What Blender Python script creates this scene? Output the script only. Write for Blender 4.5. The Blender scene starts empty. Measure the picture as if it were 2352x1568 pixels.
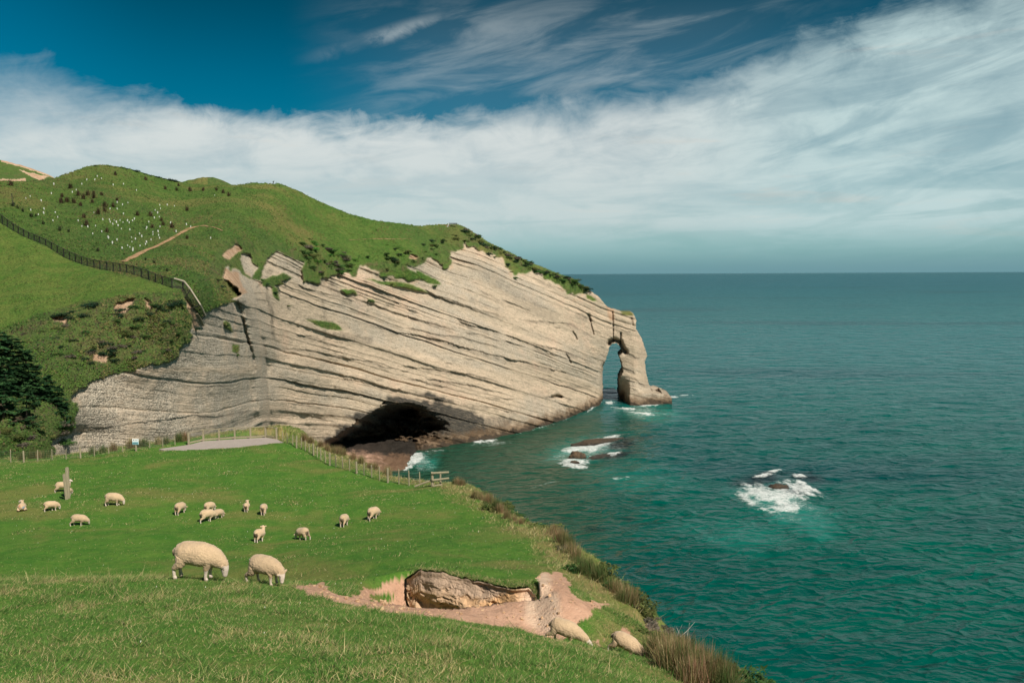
import bpy, math, time
import numpy as np
T0 = time.time()
def log(*a): print('[%.1f]' % (time.time()-T0), *a)
rng = np.random.default_rng(7)
C = bpy.context.scene.collection
scene = bpy.context.scene

# ------------------------------------------------------------------ camera
F, CX, CY, CAMZ = 1829.33, 1176.0, 784.0, 60.0
PITCH, ROLL = math.atan(154.3/F), 0.0049
_f = np.array([0, math.cos(PITCH), -math.sin(PITCH)])
_r0 = np.array([1.0, 0, 0]); _u0 = np.array([0, math.sin(PITCH), math.cos(PITCH)])
_r = math.cos(ROLL)*_r0 - math.sin(ROLL)*_u0
_u = math.cos(ROLL)*_u0 + math.sin(ROLL)*_r0
CAM = np.array([0, 0, CAMZ])

def ray(px, py):
    a = (np.asarray(px, float)-CX)/F; b = -(np.asarray(py, float)-CY)/F
    return _f + a[..., None]*_r + b[..., None]*_u
def at(px, py, Y):
    d = ray(px, py)
    return CAM + d*(np.asarray(Y, float)/d[..., 1])[..., None]
def proj(P):
    d = np.asarray(P, float)-CAM
    w = d@_f
    return CX+F*(d@_r)/w, CY-F*(d@_u)/w

# ------------------------------------------------------------------ numpy helpers
def _h(ix, iy, seed):
    n = (ix.astype(np.int64)*374761393 + iy.astype(np.int64)*668265263 + seed*974711) & 0xFFFFFFFF
    n = ((n ^ (n >> 13))*1274126177) & 0xFFFFFFFF
    n = (n ^ (n >> 16)) & 0xFFFFFF
    return n/float(0xFFFFFF)*2-1
def vn(x, y, seed=0):
    x, y = np.broadcast_arrays(np.asarray(x, float), np.asarray(y, float))
    ix = np.floor(x); iy = np.floor(y); fx = x-ix; fy = y-iy
    ux = fx*fx*fx*(fx*(fx*6-15)+10); uy = fy*fy*fy*(fy*(fy*6-15)+10)
    a = _h(ix, iy, seed); b = _h(ix+1, iy, seed); c = _h(ix, iy+1, seed); d = _h(ix+1, iy+1, seed)
    return (a*(1-ux)+b*ux)*(1-uy)+(c*(1-ux)+d*ux)*uy
def fbm(x, y, o=4, seed=0, g=.5):
    s = 0; a = 1; n = 0
    for i in range(o):
        s = s+a*vn(x*2**i+i*17.3, y*2**i-i*9.1, seed+i*31); n += a; a *= g
    return s/n
def sst(a, b, x):
    t = np.clip((x-a)/(b-a), 0, 1); return t*t*(3-2*t)
def tps_fit(P, v, lam=1e-3):
    P = np.asarray(P, float); n = len(P)
    def k(r2): return .5*r2*np.log(r2+1e-12)
    r2 = ((P[:, None]-P[None])**2).sum(-1)
    A = np.zeros((n+3, n+3)); A[:n, :n] = k(r2)+lam*np.eye(n)
    A[:n, n] = 1; A[:n, n+1:] = P; A[n, :n] = 1; A[n+1:, :n] = P.T
    w = np.linalg.solve(A, np.concatenate([np.asarray(v, float), np.zeros(3)]))
    def ev(Q):
        Q = np.asarray(Q, float); out = np.empty(len(Q))
        for i in range(0, len(Q), 40000):
            q = Q[i:i+40000]
            r2 = ((q[:, None]-P[None])**2).sum(-1)
            out[i:i+40000] = k(r2)@w[:n]+w[n]+q@w[n+1:]
        return out
    return ev
def inpoly(x, y, poly):
    poly = np.asarray(poly, float); r = np.zeros(np.shape(x), bool)
    x1, y1 = poly[-1]
    for x2, y2 in poly:
        c = (y1 > y) != (y2 > y)
        if y1 != y2:
            r ^= c & (x < (x2-x1)*(y-y1)/(y2-y1)+x1)
        x1, y1 = x2, y2
    return r
def dseg(x, y, line, closed=False):
    line = np.asarray(line, float); L = list(line)+([line[0]] if closed else [])
    best = np.full(np.shape(x), 1e18); par = np.zeros(np.shape(x))
    for i in range(len(L)-1):
        a, b = L[i], L[i+1]; d = b-a; q = max((d**2).sum(), 1e-9)
        t = np.clip(((x-a[0])*d[0]+(y-a[1])*d[1])/q, 0, 1)
        e = (x-a[0]-t*d[0])**2+(y-a[1]-t*d[1])**2
        m = e < best; best = np.where(m, e, best); par = np.where(m, i+t, par)
    return np.sqrt(best), par
def blur(a, n=1):
    for _ in range(n):
        b = a.copy(); b[1:-1] = (a[:-2]+2*a[1:-1]+a[2:])/4
        a = b.copy(); a[:, 1:-1] = (b[:, :-2]+2*b[:, 1:-1]+b[:, 2:])/4
    return a

# ------------------------------------------------------------------ mesh / object helpers
def mesh_np(name, V, faces, col=None, smooth=True, attrs=None, mats=None, midx=None):
    """faces: one array (n,k) or a list of such arrays"""
    fl = faces if isinstance(faces, list) else [faces]
    fl = [np.asarray(f, np.int32) for f in fl if len(f)]
    V = np.asarray(V, np.float32)
    me = bpy.data.meshes.new(name)
    me.vertices.add(len(V)); me.vertices.foreach_set('co', V.ravel())
    nl = sum(f.size for f in fl); npoly = sum(len(f) for f in fl)
    me.loops.add(nl); me.polygons.add(npoly)
    me.loops.foreach_set('vertex_index', np.concatenate([f.ravel() for f in fl]))
    tot = np.concatenate([np.full(len(f), f.shape[1], np.int32) for f in fl])
    st = np.concatenate([[0], np.cumsum(tot)[:-1]]).astype(np.int32)
    me.polygons.foreach_set('loop_start', st)
    me.polygons.foreach_set('use_smooth', np.full(npoly, smooth, bool))
    if midx is not None: me.polygons.foreach_set('material_index', np.asarray(midx, np.int32))
    me.update(calc_edges=True)
    if col is not None:
        col = np.asarray(col, np.float32)
        if col.shape[1] == 3: col = np.concatenate([col, np.ones((len(col), 1), np.float32)], 1)
        at_ = me.attributes.new('Col', 'FLOAT_COLOR', 'POINT'); at_.data.foreach_set('color', col.ravel())
    for k, v in (attrs or {}).items():
        v = np.asarray(v, np.float32)
        if v.ndim == 2:
            if v.shape[1] == 3: v = np.concatenate([v, np.ones((len(v), 1), np.float32)], 1)
            a_ = me.attributes.new(k, 'FLOAT_COLOR', 'POINT'); a_.data.foreach_set('color', v.ravel())
        else:
            a_ = me.attributes.new(k, 'FLOAT', 'POINT'); a_.data.foreach_set('value', v)
    for m in (mats or []): me.materials.append(m)
    return me
def link(name, me, parent=None, **props):
    o = bpy.data.objects.new(name, me); C.objects.link(o)
    if parent is not None: o.parent = parent
    for k, v in props.items(): o[k] = v
    return o
def thing(name, label, cat, loc=(0, 0, 0), rot=(0, 0, 0), group=None, me=None):
    o = bpy.data.objects.new(name, me); C.objects.link(o); o.location = [float(q) for q in loc]
    o.rotation_euler = rot; o['label'] = label; o['category'] = cat
    if group: o['group'] = group
    return o
def dup(root, loc, rotz, label, group=None, scale=1.0):
    r = root.copy(); C.objects.link(r); r.location = [float(q) for q in loc]
    r.rotation_euler = (0, 0, rotz); r.scale = (scale,)*3; r['label'] = label
    if group: r['group'] = group
    for ch in list(root.children):
        c = ch.copy(); C.objects.link(c); c.parent = r
        for g in list(ch.children):
            e = g.copy(); C.objects.link(e); e.parent = c
    return r
class MB:
    """small mesh builder: boxes, tapered bars, tubes"""
    def __init__(s): s.v = []; s.f = {3: [], 4: []}; s.n = 0
    def add(s, V, Fs):
        V = np.asarray(V, float)
        for f in Fs: s.f[len(f)].append([i+s.n for i in f])
        s.v.append(V); s.n += len(V)
    def tube(s, pts, rad, n=8, cap=True, squash=None):
        pts = np.asarray(pts, float); rad = np.broadcast_to(np.asarray(rad, float), (len(pts),))
        V = []
        for i in range(len(pts)):
            t = pts[min(i+1, len(pts)-1)]-pts[max(i-1, 0)]; t = t/(np.linalg.norm(t)+1e-9)
            r = np.array([0, 0, 1.0]) if abs(t[2]) < .9 else np.array([1.0, 0, 0])
            a = np.cross(t, r); a /= np.linalg.norm(a); b = np.cross(t, a)
            for k in range(n):
                th = 2*math.pi*k/n
                V.append(pts[i]+rad[i]*(math.cos(th)*a+math.sin(th)*b))
        Fs = [(i*n+k, i*n+(k+1) % n, (i+1)*n+(k+1) % n, (i+1)*n+k) for i in range(len(pts)-1) for k in range(n)]
        m = len(V)
        if cap:
            V += [pts[0], pts[-1]]
            Fs += [(m, (k+1) % n, k) for k in range(n)]
            e = (len(pts)-1)*n
            Fs += [(m+1, e+k, e+(k+1) % n) for k in range(n)]
        s.add(V, Fs); return s
    def bar(s, a, b, w, h, bev=.12):
        """chamfered rectangular bar from a to b"""
        a = np.asarray(a, float); b = np.asarray(b, float); t = b-a; L = np.linalg.norm(t); t /= L
        up = np.array([0, 0, 1.0]) if abs(t[2]) < .9 else np.array([0, 1.0, 0])
        x = np.cross(t, up); x /= np.linalg.norm(x); y = np.cross(x, t)
        c = bev*min(w, h)
        prof = [(-w/2+c, -h/2), (w/2-c, -h/2), (w/2, -h/2+c), (w/2, h/2-c), (w/2-c, h/2), (-w/2+c, h/2), (-w/2, h/2-c), (-w/2, -h/2+c)]
        V = [p+u*x+v*y for p in (a, b) for u, v in prof]
        Fs = [(k, (k+1) % 8, 8+(k+1) % 8, 8+k) for k in range(8)]
        V += [a, b]
        Fs += [(16, (k+1) % 8, k) for k in range(8)]+[(17, 8+k, 8+(k+1) % 8) for k in range(8)]
        s.add(V, Fs); return s
    def mesh(s, name, mat, smooth=False):
        V = np.concatenate(s.v); return mesh_np(name, V, [np.array(s.f[k]) for k in (4, 3) if s.f[k]], smooth=smooth, mats=[mat])
    def build(s, name, mat, parent=None, smooth=False, **p):
        return link(name, s.mesh(name, mat, smooth), parent, **p)

# ------------------------------------------------------------------ node helpers
class N:
    def __init__(s, tree): s.t = tree; s.n = tree.nodes; s.l = tree.links
    def new(s, ty, **kw):
        nd = s.n.new(ty)
        for k, v in kw.items(): setattr(nd, k, v)
        return nd
    def put(s, sock, v):
        if v is None: return
        if hasattr(v, 'node'): s.l.new(v, sock)
        else:
            if sock.type == 'RGBA' and isinstance(v, (tuple, list)) and len(v) == 3: v = (*v, 1)
            sock.default_value = v
    def math(s, op, a, b=None, c=None, clamp=False):
        n = s.new('ShaderNodeMath', operation=op, use_clamp=clamp)
        s.put(n.inputs[0], a); s.put(n.inputs[1], b)
        if c is not None: s.put(n.inputs[2], c)
        return n.outputs[0]
    def mix(s, f, a, b, mode='MIX'):
        n = s.new('ShaderNodeMix', data_type='RGBA', blend_type=mode)
        s.put(n.inputs[0], f); s.put(n.inputs[6], a); s.put(n.inputs[7], b)
        return n.outputs[2]
    def noise(s, vec, scale, detail=4, rough=.55, dist=0, dim='3D'):
        n = s.new('ShaderNodeTexNoise', noise_dimensions=dim)
        if vec is not None: s.l.new(vec, n.inputs['Vector'])
        n.inputs['Scale'].default_value = scale; n.inputs['Detail'].default_value = detail
        n.inputs['Roughness'].default_value = rough; n.inputs['Distortion'].default_value = dist
        return n.outputs[0]
    def voro(s, vec, scale, feature='F1'):
        n = s.new('ShaderNodeTexVoronoi', feature=feature); s.l.new(vec, n.inputs['Vector'])
        n.inputs['Scale'].default_value = scale; return n
    def ramp(s, f, stops):
        n = s.new('ShaderNodeValToRGB'); e = n.color_ramp.elements
        while len(e) < len(stops): e.new(.5)
        for q, (p, c) in zip(e, stops):
            q.position = p; q.color = (*c, 1) if len(c) == 3 else c
        s.put(n.inputs[0], f); return n.outputs[0]
    def rng(s, v, a, b, c=0., d=1., smooth=True):
        n = s.new('ShaderNodeMapRange', interpolation_type='SMOOTHSTEP' if smooth else 'LINEAR')
        s.put(n.inputs[0], v); n.inputs[1].default_value = a; n.inputs[2].default_value = b
        n.inputs[3].default_value = c; n.inputs[4].default_value = d; return n.outputs[0]
    def scale(s, vec, sc):
        n = s.new('ShaderNodeMapping'); s.l.new(vec, n.inputs[0]); n.inputs['Scale'].default_value = sc; return n.outputs[0]
    def attr(s, name):
        n = s.new('ShaderNodeAttribute', attribute_name=name); return n
    def bump(s, h, strength=.5, dist=.1, nrm=None):
        n = s.new('ShaderNodeBump'); s.put(n.inputs['Height'], h)
        n.inputs['Strength'].default_value = strength; n.inputs['Distance'].default_value = dist
        if nrm is not None: s.l.new(nrm, n.inputs['Normal'])
        return n.outputs[0]
def mat(name):
    m = bpy.data.materials.new(name); m.use_nodes = True
    t = N(m.node_tree); t.n.clear()
    out = t.new('ShaderNodeOutputMaterial'); return m, t, out
def principled(t, out, col, rough=.85, nrm=None, spec=.25, **kw):
    b = t.new('ShaderNodeBsdfPrincipled'); t.put(b.inputs['Base Color'], col); t.put(b.inputs['Roughness'], rough)
    b.inputs['Specular IOR Level'].default_value = spec
    if nrm is not None: t.l.new(nrm, b.inputs['Normal'])
    for k, v in kw.items(): t.put(b.inputs[k], v)
    if out is not None: t.l.new(b.outputs[0], out.inputs[0])
    return b
def pos(t): return t.new('ShaderNodeNewGeometry').outputs['Position']
def objc(t): return t.new('ShaderNodeTexCoord').outputs['Object']

# ------------------------------------------------------------------ materials
def leaf_mat(name, trans=.35, vary=.25, tint=(1, 1, 1), up=0):
    m, t, out = mat(name)
    c = t.attr('Col').outputs['Color']
    r = t.new('ShaderNodeObjectInfo').outputs['Random']
    hs = t.new('ShaderNodeHueSaturation'); t.l.new(c, hs.inputs['Color'])
    t.put(hs.inputs['Value'], t.rng(r, 0, 1, 1-vary, 1+vary, False))
    t.put(hs.inputs['Hue'], t.rng(t.math('FRACT', t.math('MULTIPLY', r, 7.31)), 0, 1, .485, .515, False))
    col = t.mix(1, hs.outputs[0], tint, 'MULTIPLY')
    d = principled(t, None, col, .7, spec=.2)
    tr = t.new('ShaderNodeBsdfTranslucent'); t.l.new(col, tr.inputs[0])
    if up:      # a sward of fine blades is lit like the ground it covers
        gn = t.new('ShaderNodeNewGeometry').outputs['Normal']; vm = t.new('ShaderNodeVectorMath', operation='SCALE'); t.l.new(gn, vm.inputs[0]); vm.inputs['Scale'].default_value = 1-up
        va = t.new('ShaderNodeVectorMath', operation='ADD'); t.l.new(vm.outputs[0], va.inputs[0]); va.inputs[1].default_value = (0, 0, up)
        vn_ = t.new('ShaderNodeVectorMath', operation='NORMALIZE'); t.l.new(va.outputs[0], vn_.inputs[0]); t.l.new(vn_.outputs[0], d.inputs['Normal'])
    mx = t.new('ShaderNodeMixShader'); mx.inputs[0].default_value = trans
    t.l.new(d.outputs[0], mx.inputs[1]); t.l.new(tr.outputs[0], mx.inputs[2]); t.l.new(mx.outputs[0], out.inputs[0])
    return m
M = {}
M['leaf'] = leaf_mat('leaf', up=.38); M['needle'] = leaf_mat('needle', .2, .2, up=.42); M['blade'] = leaf_mat('grass_blade', .4, .1); M['sward'] = leaf_mat('sward_blade', .15, 0, up=.72)
def wood_mat(name, a, b):
    m, t, out = mat(name); p = objc(t)
    g = t.noise(t.scale(p, (14, 14, 1.5)), 3, 5, .6); s = t.noise(p, 1.7, 3)
    c = t.mix(t.rng(g, .3, .7), a, b); c = t.mix(t.rng(s, .5, .75, 0, .5), c, tuple(q*.55 for q in a))
    principled(t, out, c, .85, t.bump(g, .4, .01)); return m
M['wood'] = wood_mat('weathered_wood', (.34, .29, .19), (.22, .19, .13))
M['wood_dark'] = wood_mat('dark_wood', (.045, .042, .035), (.03, .028, .022))
M['wood_pale'] = wood_mat('pale_timber', (.46, .39, .3), (.36, .3, .23))
M['deck'] = None
def deck_mat():
    m, t, out = mat('deck_boards'); p = pos(t)
    r = t.scale(p, (1, 1, 1))
    w = t.new('ShaderNodeTexWave', wave_type='BANDS', bands_direction='Y'); t.l.new(p, w.inputs[0]); w.inputs['Scale'].default_value = 2.2
    g = t.noise(t.scale(p, (.8, 12, 1)), 2, 5, .65)
    c = t.mix(t.rng(g, .3, .7), (.45, .385, .34), (.3, .25, .22)); c = t.mix(t.rng(w.outputs[1], .04, .12, .6, 0), c, (.1, .085, .07))
    principled(t, out, c, .8, t.bump(g, .3, .01)); return m
M['deck'] = deck_mat()
def flat_mat(name, c, rough=.6, var=.15, sc=6):
    m, t, out = mat(name); p = objc(t); n = t.noise(p, sc, 4)
    principled(t, out, t.mix(t.rng(n, .35, .65), c, tuple(q*(1-var*2) for q in c)), rough, t.bump(n, .2, .01)); return m
M['white'] = flat_mat('white_plastic', (.6, .6, .55), .5, .1)
M['wire'] = flat_mat('galvanised_wire', (.22, .22, .2), .5)
M['sign_white'] = flat_mat('sign_white', (.78, .8, .8), .4, .03)
M['sign_blue'] = flat_mat('sign_blue', (.19, .42, .48), .4, .05)
M['sign_dark'] = flat_mat('sign_lettering', (.05, .07, .08), .5, .05)
M['branch'] = flat_mat('bleached_branch', (.42, .38, .33), .8, .2, 12)
M['bark'] = flat_mat('pine_bark', (.12, .085, .06), .9, .25, 5)
def net_mat():
    m, t, out = mat('fence_netting'); p = objc(t)
    n = t.noise(p, 2.0, 3)
    d = principled(t, None, t.mix(n, (.03, .035, .025), (.06, .06, .045)), .7)
    tr = t.new('ShaderNodeBsdfTransparent'); mx = t.new('ShaderNodeMixShader')
    t.put(mx.inputs[0], t.rng(n, .3, .7, .35, .6)); t.l.new(tr.outputs[0], mx.inputs[1]); t.l.new(d.outputs[0], mx.inputs[2]); t.l.new(mx.outputs[0], out.inputs[0])
    return m
M['net'] = net_mat()

def headland_mat():
    m, t, out = mat('headland'); p = pos(t)
    k = t.attr('mask'); sep = t.new('ShaderNodeSeparateColor'); t.l.new(k.outputs['Color'], sep.inputs[0])
    grass, dark, peb = sep.outputs[0], sep.outputs[1], sep.outputs[2]
    k2 = t.attr('mask2'); sep2 = t.new('ShaderNodeSeparateColor'); t.l.new(k2.outputs['Color'], sep2.inputs[0])
    soil, scrub, field = sep2.outputs[0], sep2.outputs[1], sep2.outputs[2]
    st = t.attr('strat').outputs['Fac']
    # ---- rock
    cb = t.new('ShaderNodeCombineXYZ'); sx = t.new('ShaderNodeSeparateXYZ'); t.l.new(p, sx.inputs[0])
    t.put(cb.inputs[0], t.math('MULTIPLY', sx.outputs[1], .05)); t.put(cb.inputs[1], t.math('MULTIPLY', sx.outputs[0], .05)); t.put(cb.inputs[2], st)
    sv = cb.outputs[0]
    b1 = t.noise(sv, .22, 3, .6); b2 = t.noise(sv, 1.1, 4, .65); b3 = t.noise(sv, 4.5, 3, .6)
    big = t.noise(p, .045, 4, .6); mid = t.noise(p, .35, 5, .65); fine = t.noise(p, 2.2, 4, .7)
    rock = t.mix(t.rng(b1, .38, .62), (.585, .455, .33), (.475, .38, .275))
    rock = t.mix(t.rng(b2, .45, .7, 0, .45), rock, (.36, .3, .22))
    rock = t.mix(t.rng(b3, .52, .68, 0, .55), rock, (.27, .22, .155))
    rock = t.mix(t.rng(big, .52, .68, 0, .5), rock, (.62, .42, .3))
    rock = t.mix(t.rng(mid, .5, .75, 0, .28), rock, (.27, .235, .18))
    # pebbly conglomerate: pale stones in a dark matrix
    v = t.voro(p, 4.6); spn = t.noise(p, 3.6, 3, .75); v2 = t.voro(p, 1.9)
    sp = t.math('MAXIMUM', t.math('MULTIPLY', t.rng(v.outputs['Distance'], .5, .8), .8), t.rng(spn, .53, .62, 0, .95))
    pn = t.noise(p, .16, 4, .65)
    pm = t.math('MULTIPLY', peb, t.rng(pn, .3, .58, .25, 1.0))
    stone = t.mix(t.noise(p, 5, 2), (.74, .64, .5), (.42, .38, .31))
    peb_c = t.mix(sp, stone, (.1, .098, .085))
    peb_c = t.mix(t.rng(v2.outputs['Distance'], .55, .8, 0, .3), peb_c, (.11, .11, .1))
    rock = t.mix(pm, rock, peb_c)
    # small dark pitting everywhere
    grain = t.noise(p, 1.15, 4, .78); gs = t.noise(sv, 11., 4, .7)
    rock = t.mix(t.rng(gs, .48, .66, 0, .62), rock, (.24, .195, .14)); rock = t.mix(t.rng(gs, .3, .42, .5, 0), rock, (.68, .53, .38))
    rock = t.mix(t.rng(grain, .55, .67, 0, .5), rock, (.16, .14, .11))
    pit = t.rng(fine, .54, .68, 0, .6)
    rock = t.mix(pit, rock, (.13, .115, .09))
    # dark lichen / water stains streaked down the face, painted ledge shade, darkened cracks
    stv = t.noise(t.scale(p, (.5, .5, .22)), 1.2, 6, .7)
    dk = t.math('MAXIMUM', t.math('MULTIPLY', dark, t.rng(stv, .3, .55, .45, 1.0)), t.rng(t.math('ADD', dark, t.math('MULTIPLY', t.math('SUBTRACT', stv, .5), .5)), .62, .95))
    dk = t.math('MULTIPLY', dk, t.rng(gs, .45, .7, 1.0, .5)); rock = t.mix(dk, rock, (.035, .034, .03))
    z = sx.outputs[2]
    # intertidal band: brown weed and wet rock
    wv = t.math('ADD', z, t.math('MULTIPLY', t.math('SUBTRACT', mid, .5), 7))
    rock = t.mix(t.rng(wv, 1.5, 5.5, .85, 0), rock, t.mix(mid, (.085, .05, .025), (.16, .1, .055)))
    rock = t.mix(t.rng(wv, .8, 2.2, .8, 0), rock, (.028, .022, .016))
    # ---- bare soil
    soilc = t.mix(t.rng(mid, .35, .65), (.54, .37, .25), (.4, .25, .155)); soilc = t.mix(t.rng(fine, .5, .65, 0, .5), soilc, (.25, .17, .1))
    rock = t.mix(soil, rock, soilc)
    # ---- grass
    g1 = t.noise(p, .022, 5, .65, .8); g2 = t.noise(t.scale(p, (1, 1, 1.8)), .16, 5, .65, 1.0); g3 = t.noise(t.scale(p, (1, 1, 2.2)), 1.0, 5, .75, .5); g4 = t.noise(p, 3.0, 3, .7)
    gr = t.mix(t.rng(g2, .35, .65), (.064, .14, .022), (.105, .168, .032))
    gr = t.mix(t.rng(g1, .46, .6, 0, .8), gr, (.2, .175, .055)); gr = t.mix(t.rng(t.noise(p, .012, 3, .5, 1.), .5, .62, 0, .5), gr, (.05, .105, .025))
    gr = t.mix(t.rng(g3, .52, .72, 0, .6), gr, (.22, .18, .07))
    gr = t.mix(t.rng(g3, .28, .45, .6, 0), gr, (.035, .08, .016))
    gr = t.mix(t.rng(g4, .3, .45, .4, 0), gr, (.03, .065, .015))
    fg = t.mix(t.rng(g2, .35, .65), (.085, .17, .025), (.15, .2, .04)); fg = t.mix(t.rng(g3, .3, .5, .4, 0), fg, (.05, .11, .02)); fg = t.mix(t.rng(g3, .6, .75, 0, .5), fg, (.22, .2, .07))
    gr = t.mix(field, gr, fg)
    sk = t.noise(t.scale(p, (.9, .9, .35)), .55, 5, .7, 1.2); sc = t.mix(t.rng(sk, .36, .6), (.055, .1, .022), (.1, .145, .035)); sc = t.mix(t.rng(g2, .5, .64, 0, .65), sc, (.13, .095, .05)); sc = t.mix(t.rng(sk, .28, .4, .7, 0), sc, (.03, .04, .018))
    gr = t.mix(scrub, gr, sc)
    col = t.mix(grass, rock, gr)
    hb = t.math('ADD', t.math('MULTIPLY', t.math('ADD', b2, b3), .6), t.math('ADD', t.math('MULTIPLY', t.math('ADD', fine, t.math('ADD', gs, grain)), .45), t.math('MULTIPLY', v.outputs['Distance'], t.math('MULTIPLY', pm, -.55))))
    hg = t.math('ADD', g3, t.math('MULTIPLY', g4, .6))
    mixh = t.new('ShaderNodeMix', data_type='FLOAT'); t.put(mixh.inputs[0], grass); t.put(mixh.inputs[2], hb); t.put(mixh.inputs[3], t.math('MULTIPLY', hg, 1.3))
    principled(t, out, col, t.rng(wv, .5, 3, .35, .9), t.bump(mixh.outputs[0], 1.0, .5), .2)
    return m
M['headland'] = headland_mat()

def ground_mat():
    m, t, out = mat('pasture'); p = pos(t)
    k = t.attr('mask'); sep = t.new('ShaderNodeSeparateColor'); t.l.new(k.outputs['Color'], sep.inputs[0])
    soil, dry, far = sep.outputs[0], sep.outputs[1], sep.outputs[2]
    g1 = t.noise(p, .14, 4, .6, .6); g2 = t.noise(t.scale(p, (1, .8, 1)), .8, 5, .65, .8); g3 = t.noise(p, 4.5, 5, .7); g4 = t.noise(p, 22, 3, .7)
    gr = t.mix(t.rng(g2, .35, .65), (.055, .165, .018), (.1, .205, .028))
    gr = t.mix(t.rng(g1, .48, .64, 0, .75), gr, (.2, .19, .055))
    gr = t.mix(t.rng(g3, .52, .72, 0, .5), gr, (.2, .22, .06))
    gr = t.mix(t.rng(g3, .28, .45, .6, 0), gr, (.03, .09, .012))
    gr = t.mix(t.rng(g4, .3, .5, .4, 0), gr, (.03, .08, .012))
    gr = t.mix(t.math('MULTIPLY', dry, t.rng(g3, .3, .6, .5, 1)), gr, t.mix(g4, (.34, .26, .11), (.22, .16, .06)))
    so = t.mix(t.rng(g2, .35, .65), (.6, .36, .245), (.5, .29, .19)); so = t.mix(t.rng(g3, .52, .66, 0, .6), so, (.36, .22, .145)); so = t.mix(t.rng(g3, .3, .44, .5, 0), so, (.68, .46, .33))
    so = t.mix(t.rng(g4, .6, .75, 0, .5), so, (.3, .17, .11))
    so = t.mix(t.math('MULTIPLY', far, t.rng(g3, .3, .55, .5, 1)), so, (.68, .49, .35))  # third mask channel: sunlit soil painted paler
    col = t.mix(soil, gr, so)
    h = t.math('ADD', g3, t.math('MULTIPLY', g4, .5))
    principled(t, out, col, .9, t.bump(h, .8, .12), .15); return m
M['pasture'] = ground_mat()
def bank_mat():
    m, t, out = mat('eroded_earth'); p = pos(t)
    a = t.attr('v').outputs['Fac']; n = t.noise(t.scale(p, (1, 1, 1.2)), 2.2, 5, .65); n2 = t.noise(p, 9, 5, .7); n3 = t.noise(t.scale(p, (1, 1, 1.6)), 12, 4, .7)
    vv = t.math('ADD', a, t.math('MULTIPLY', t.math('SUBTRACT', n, .5), .35))
    u = t.attr('u').outputs['Fac']
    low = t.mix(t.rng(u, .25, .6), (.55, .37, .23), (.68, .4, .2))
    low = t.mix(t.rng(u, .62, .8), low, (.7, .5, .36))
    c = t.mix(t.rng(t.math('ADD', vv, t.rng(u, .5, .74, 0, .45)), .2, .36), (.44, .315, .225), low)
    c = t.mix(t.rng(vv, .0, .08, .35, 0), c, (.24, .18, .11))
    c = t.mix(t.rng(n2, .5, .72, 0, .6), c, (.17, .115, .075)); c = t.mix(t.rng(n3, .58, .7, 0, .5), c, (.24, .15, .09))
    principled(t, out, c, .95, t.bump(t.math('ADD', n2, n3), .8, .06), .1); return m
M['bank'] = bank_mat()
def rock_mat():
    m, t, out = mat('sea_rock'); p = pos(t)
    n = t.noise(p, 1.1, 5, .65); n2 = t.noise(p, 5, 4, .7); sx = t.new('ShaderNodeSeparateXYZ'); t.l.new(p, sx.inputs[0])
    c = t.mix(t.rng(n, .35, .65), (.14, .088, .05), (.055, .043, .03)); c = t.mix(t.rng(n2, .5, .7, 0, .5), c, (.05, .04, .03))
    c = t.mix(t.rng(sx.outputs[2], .2, 1.0, .8, 0), c, (.02, .02, .018))
    principled(t, out, c, t.rng(sx.outputs[2], .3, 1.5, .3, .8), t.bump(t.math('ADD', n, n2), .9, .4), .3); return m
M['rock'] = rock_mat()
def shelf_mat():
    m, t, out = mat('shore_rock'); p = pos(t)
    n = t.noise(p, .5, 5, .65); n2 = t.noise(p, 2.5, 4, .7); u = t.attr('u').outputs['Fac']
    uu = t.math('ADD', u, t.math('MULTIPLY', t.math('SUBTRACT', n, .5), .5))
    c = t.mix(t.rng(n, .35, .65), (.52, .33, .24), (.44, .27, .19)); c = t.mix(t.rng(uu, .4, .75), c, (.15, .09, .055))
    c = t.mix(t.rng(n2, .5, .68, 0, .55), c, (.13, .085, .06)); vv = t.math('ADD', t.attr('v').outputs['Fac'], t.math('MULTIPLY', t.math('SUBTRACT', n, .5), .3)); c = t.mix(t.rng(vv, .5, .62, .95, 0), c, (.02, .018, .015)); c = t.mix(t.rng(uu, .85, 1.0, 0, .7), c, (.04, .03, .022))  # back of the shelf painted near black to deepen the cave shadow
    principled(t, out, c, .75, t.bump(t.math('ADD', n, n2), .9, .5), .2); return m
M['shelf'] = shelf_mat()

def fleece_mat():
    m, t, out = mat('fleece'); p = objc(t)
    c = t.attr('Col').outputs['Color']; n = t.noise(p, 26, 4, .7); n2 = t.noise(p, 4, 4, .6)
    c = t.mix(t.rng(n, .35, .7, .0, .3), c, (.22, .16, .095)); c = t.mix(t.rng(n2, .5, .7, 0, .3), c, (.3, .21, .12))
    r = t.new('ShaderNodeObjectInfo').outputs['Random']
    c = t.mix(t.rng(r, 0, 1, 0, .35, False), c, (.3, .21, .13))
    principled(t, out, c, .95, t.bump(n, .8, .012), .1, **{'Sheen Weight': .15, 'Sheen Roughness': .6}); return m
M['fleece'] = fleece_mat()

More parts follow.
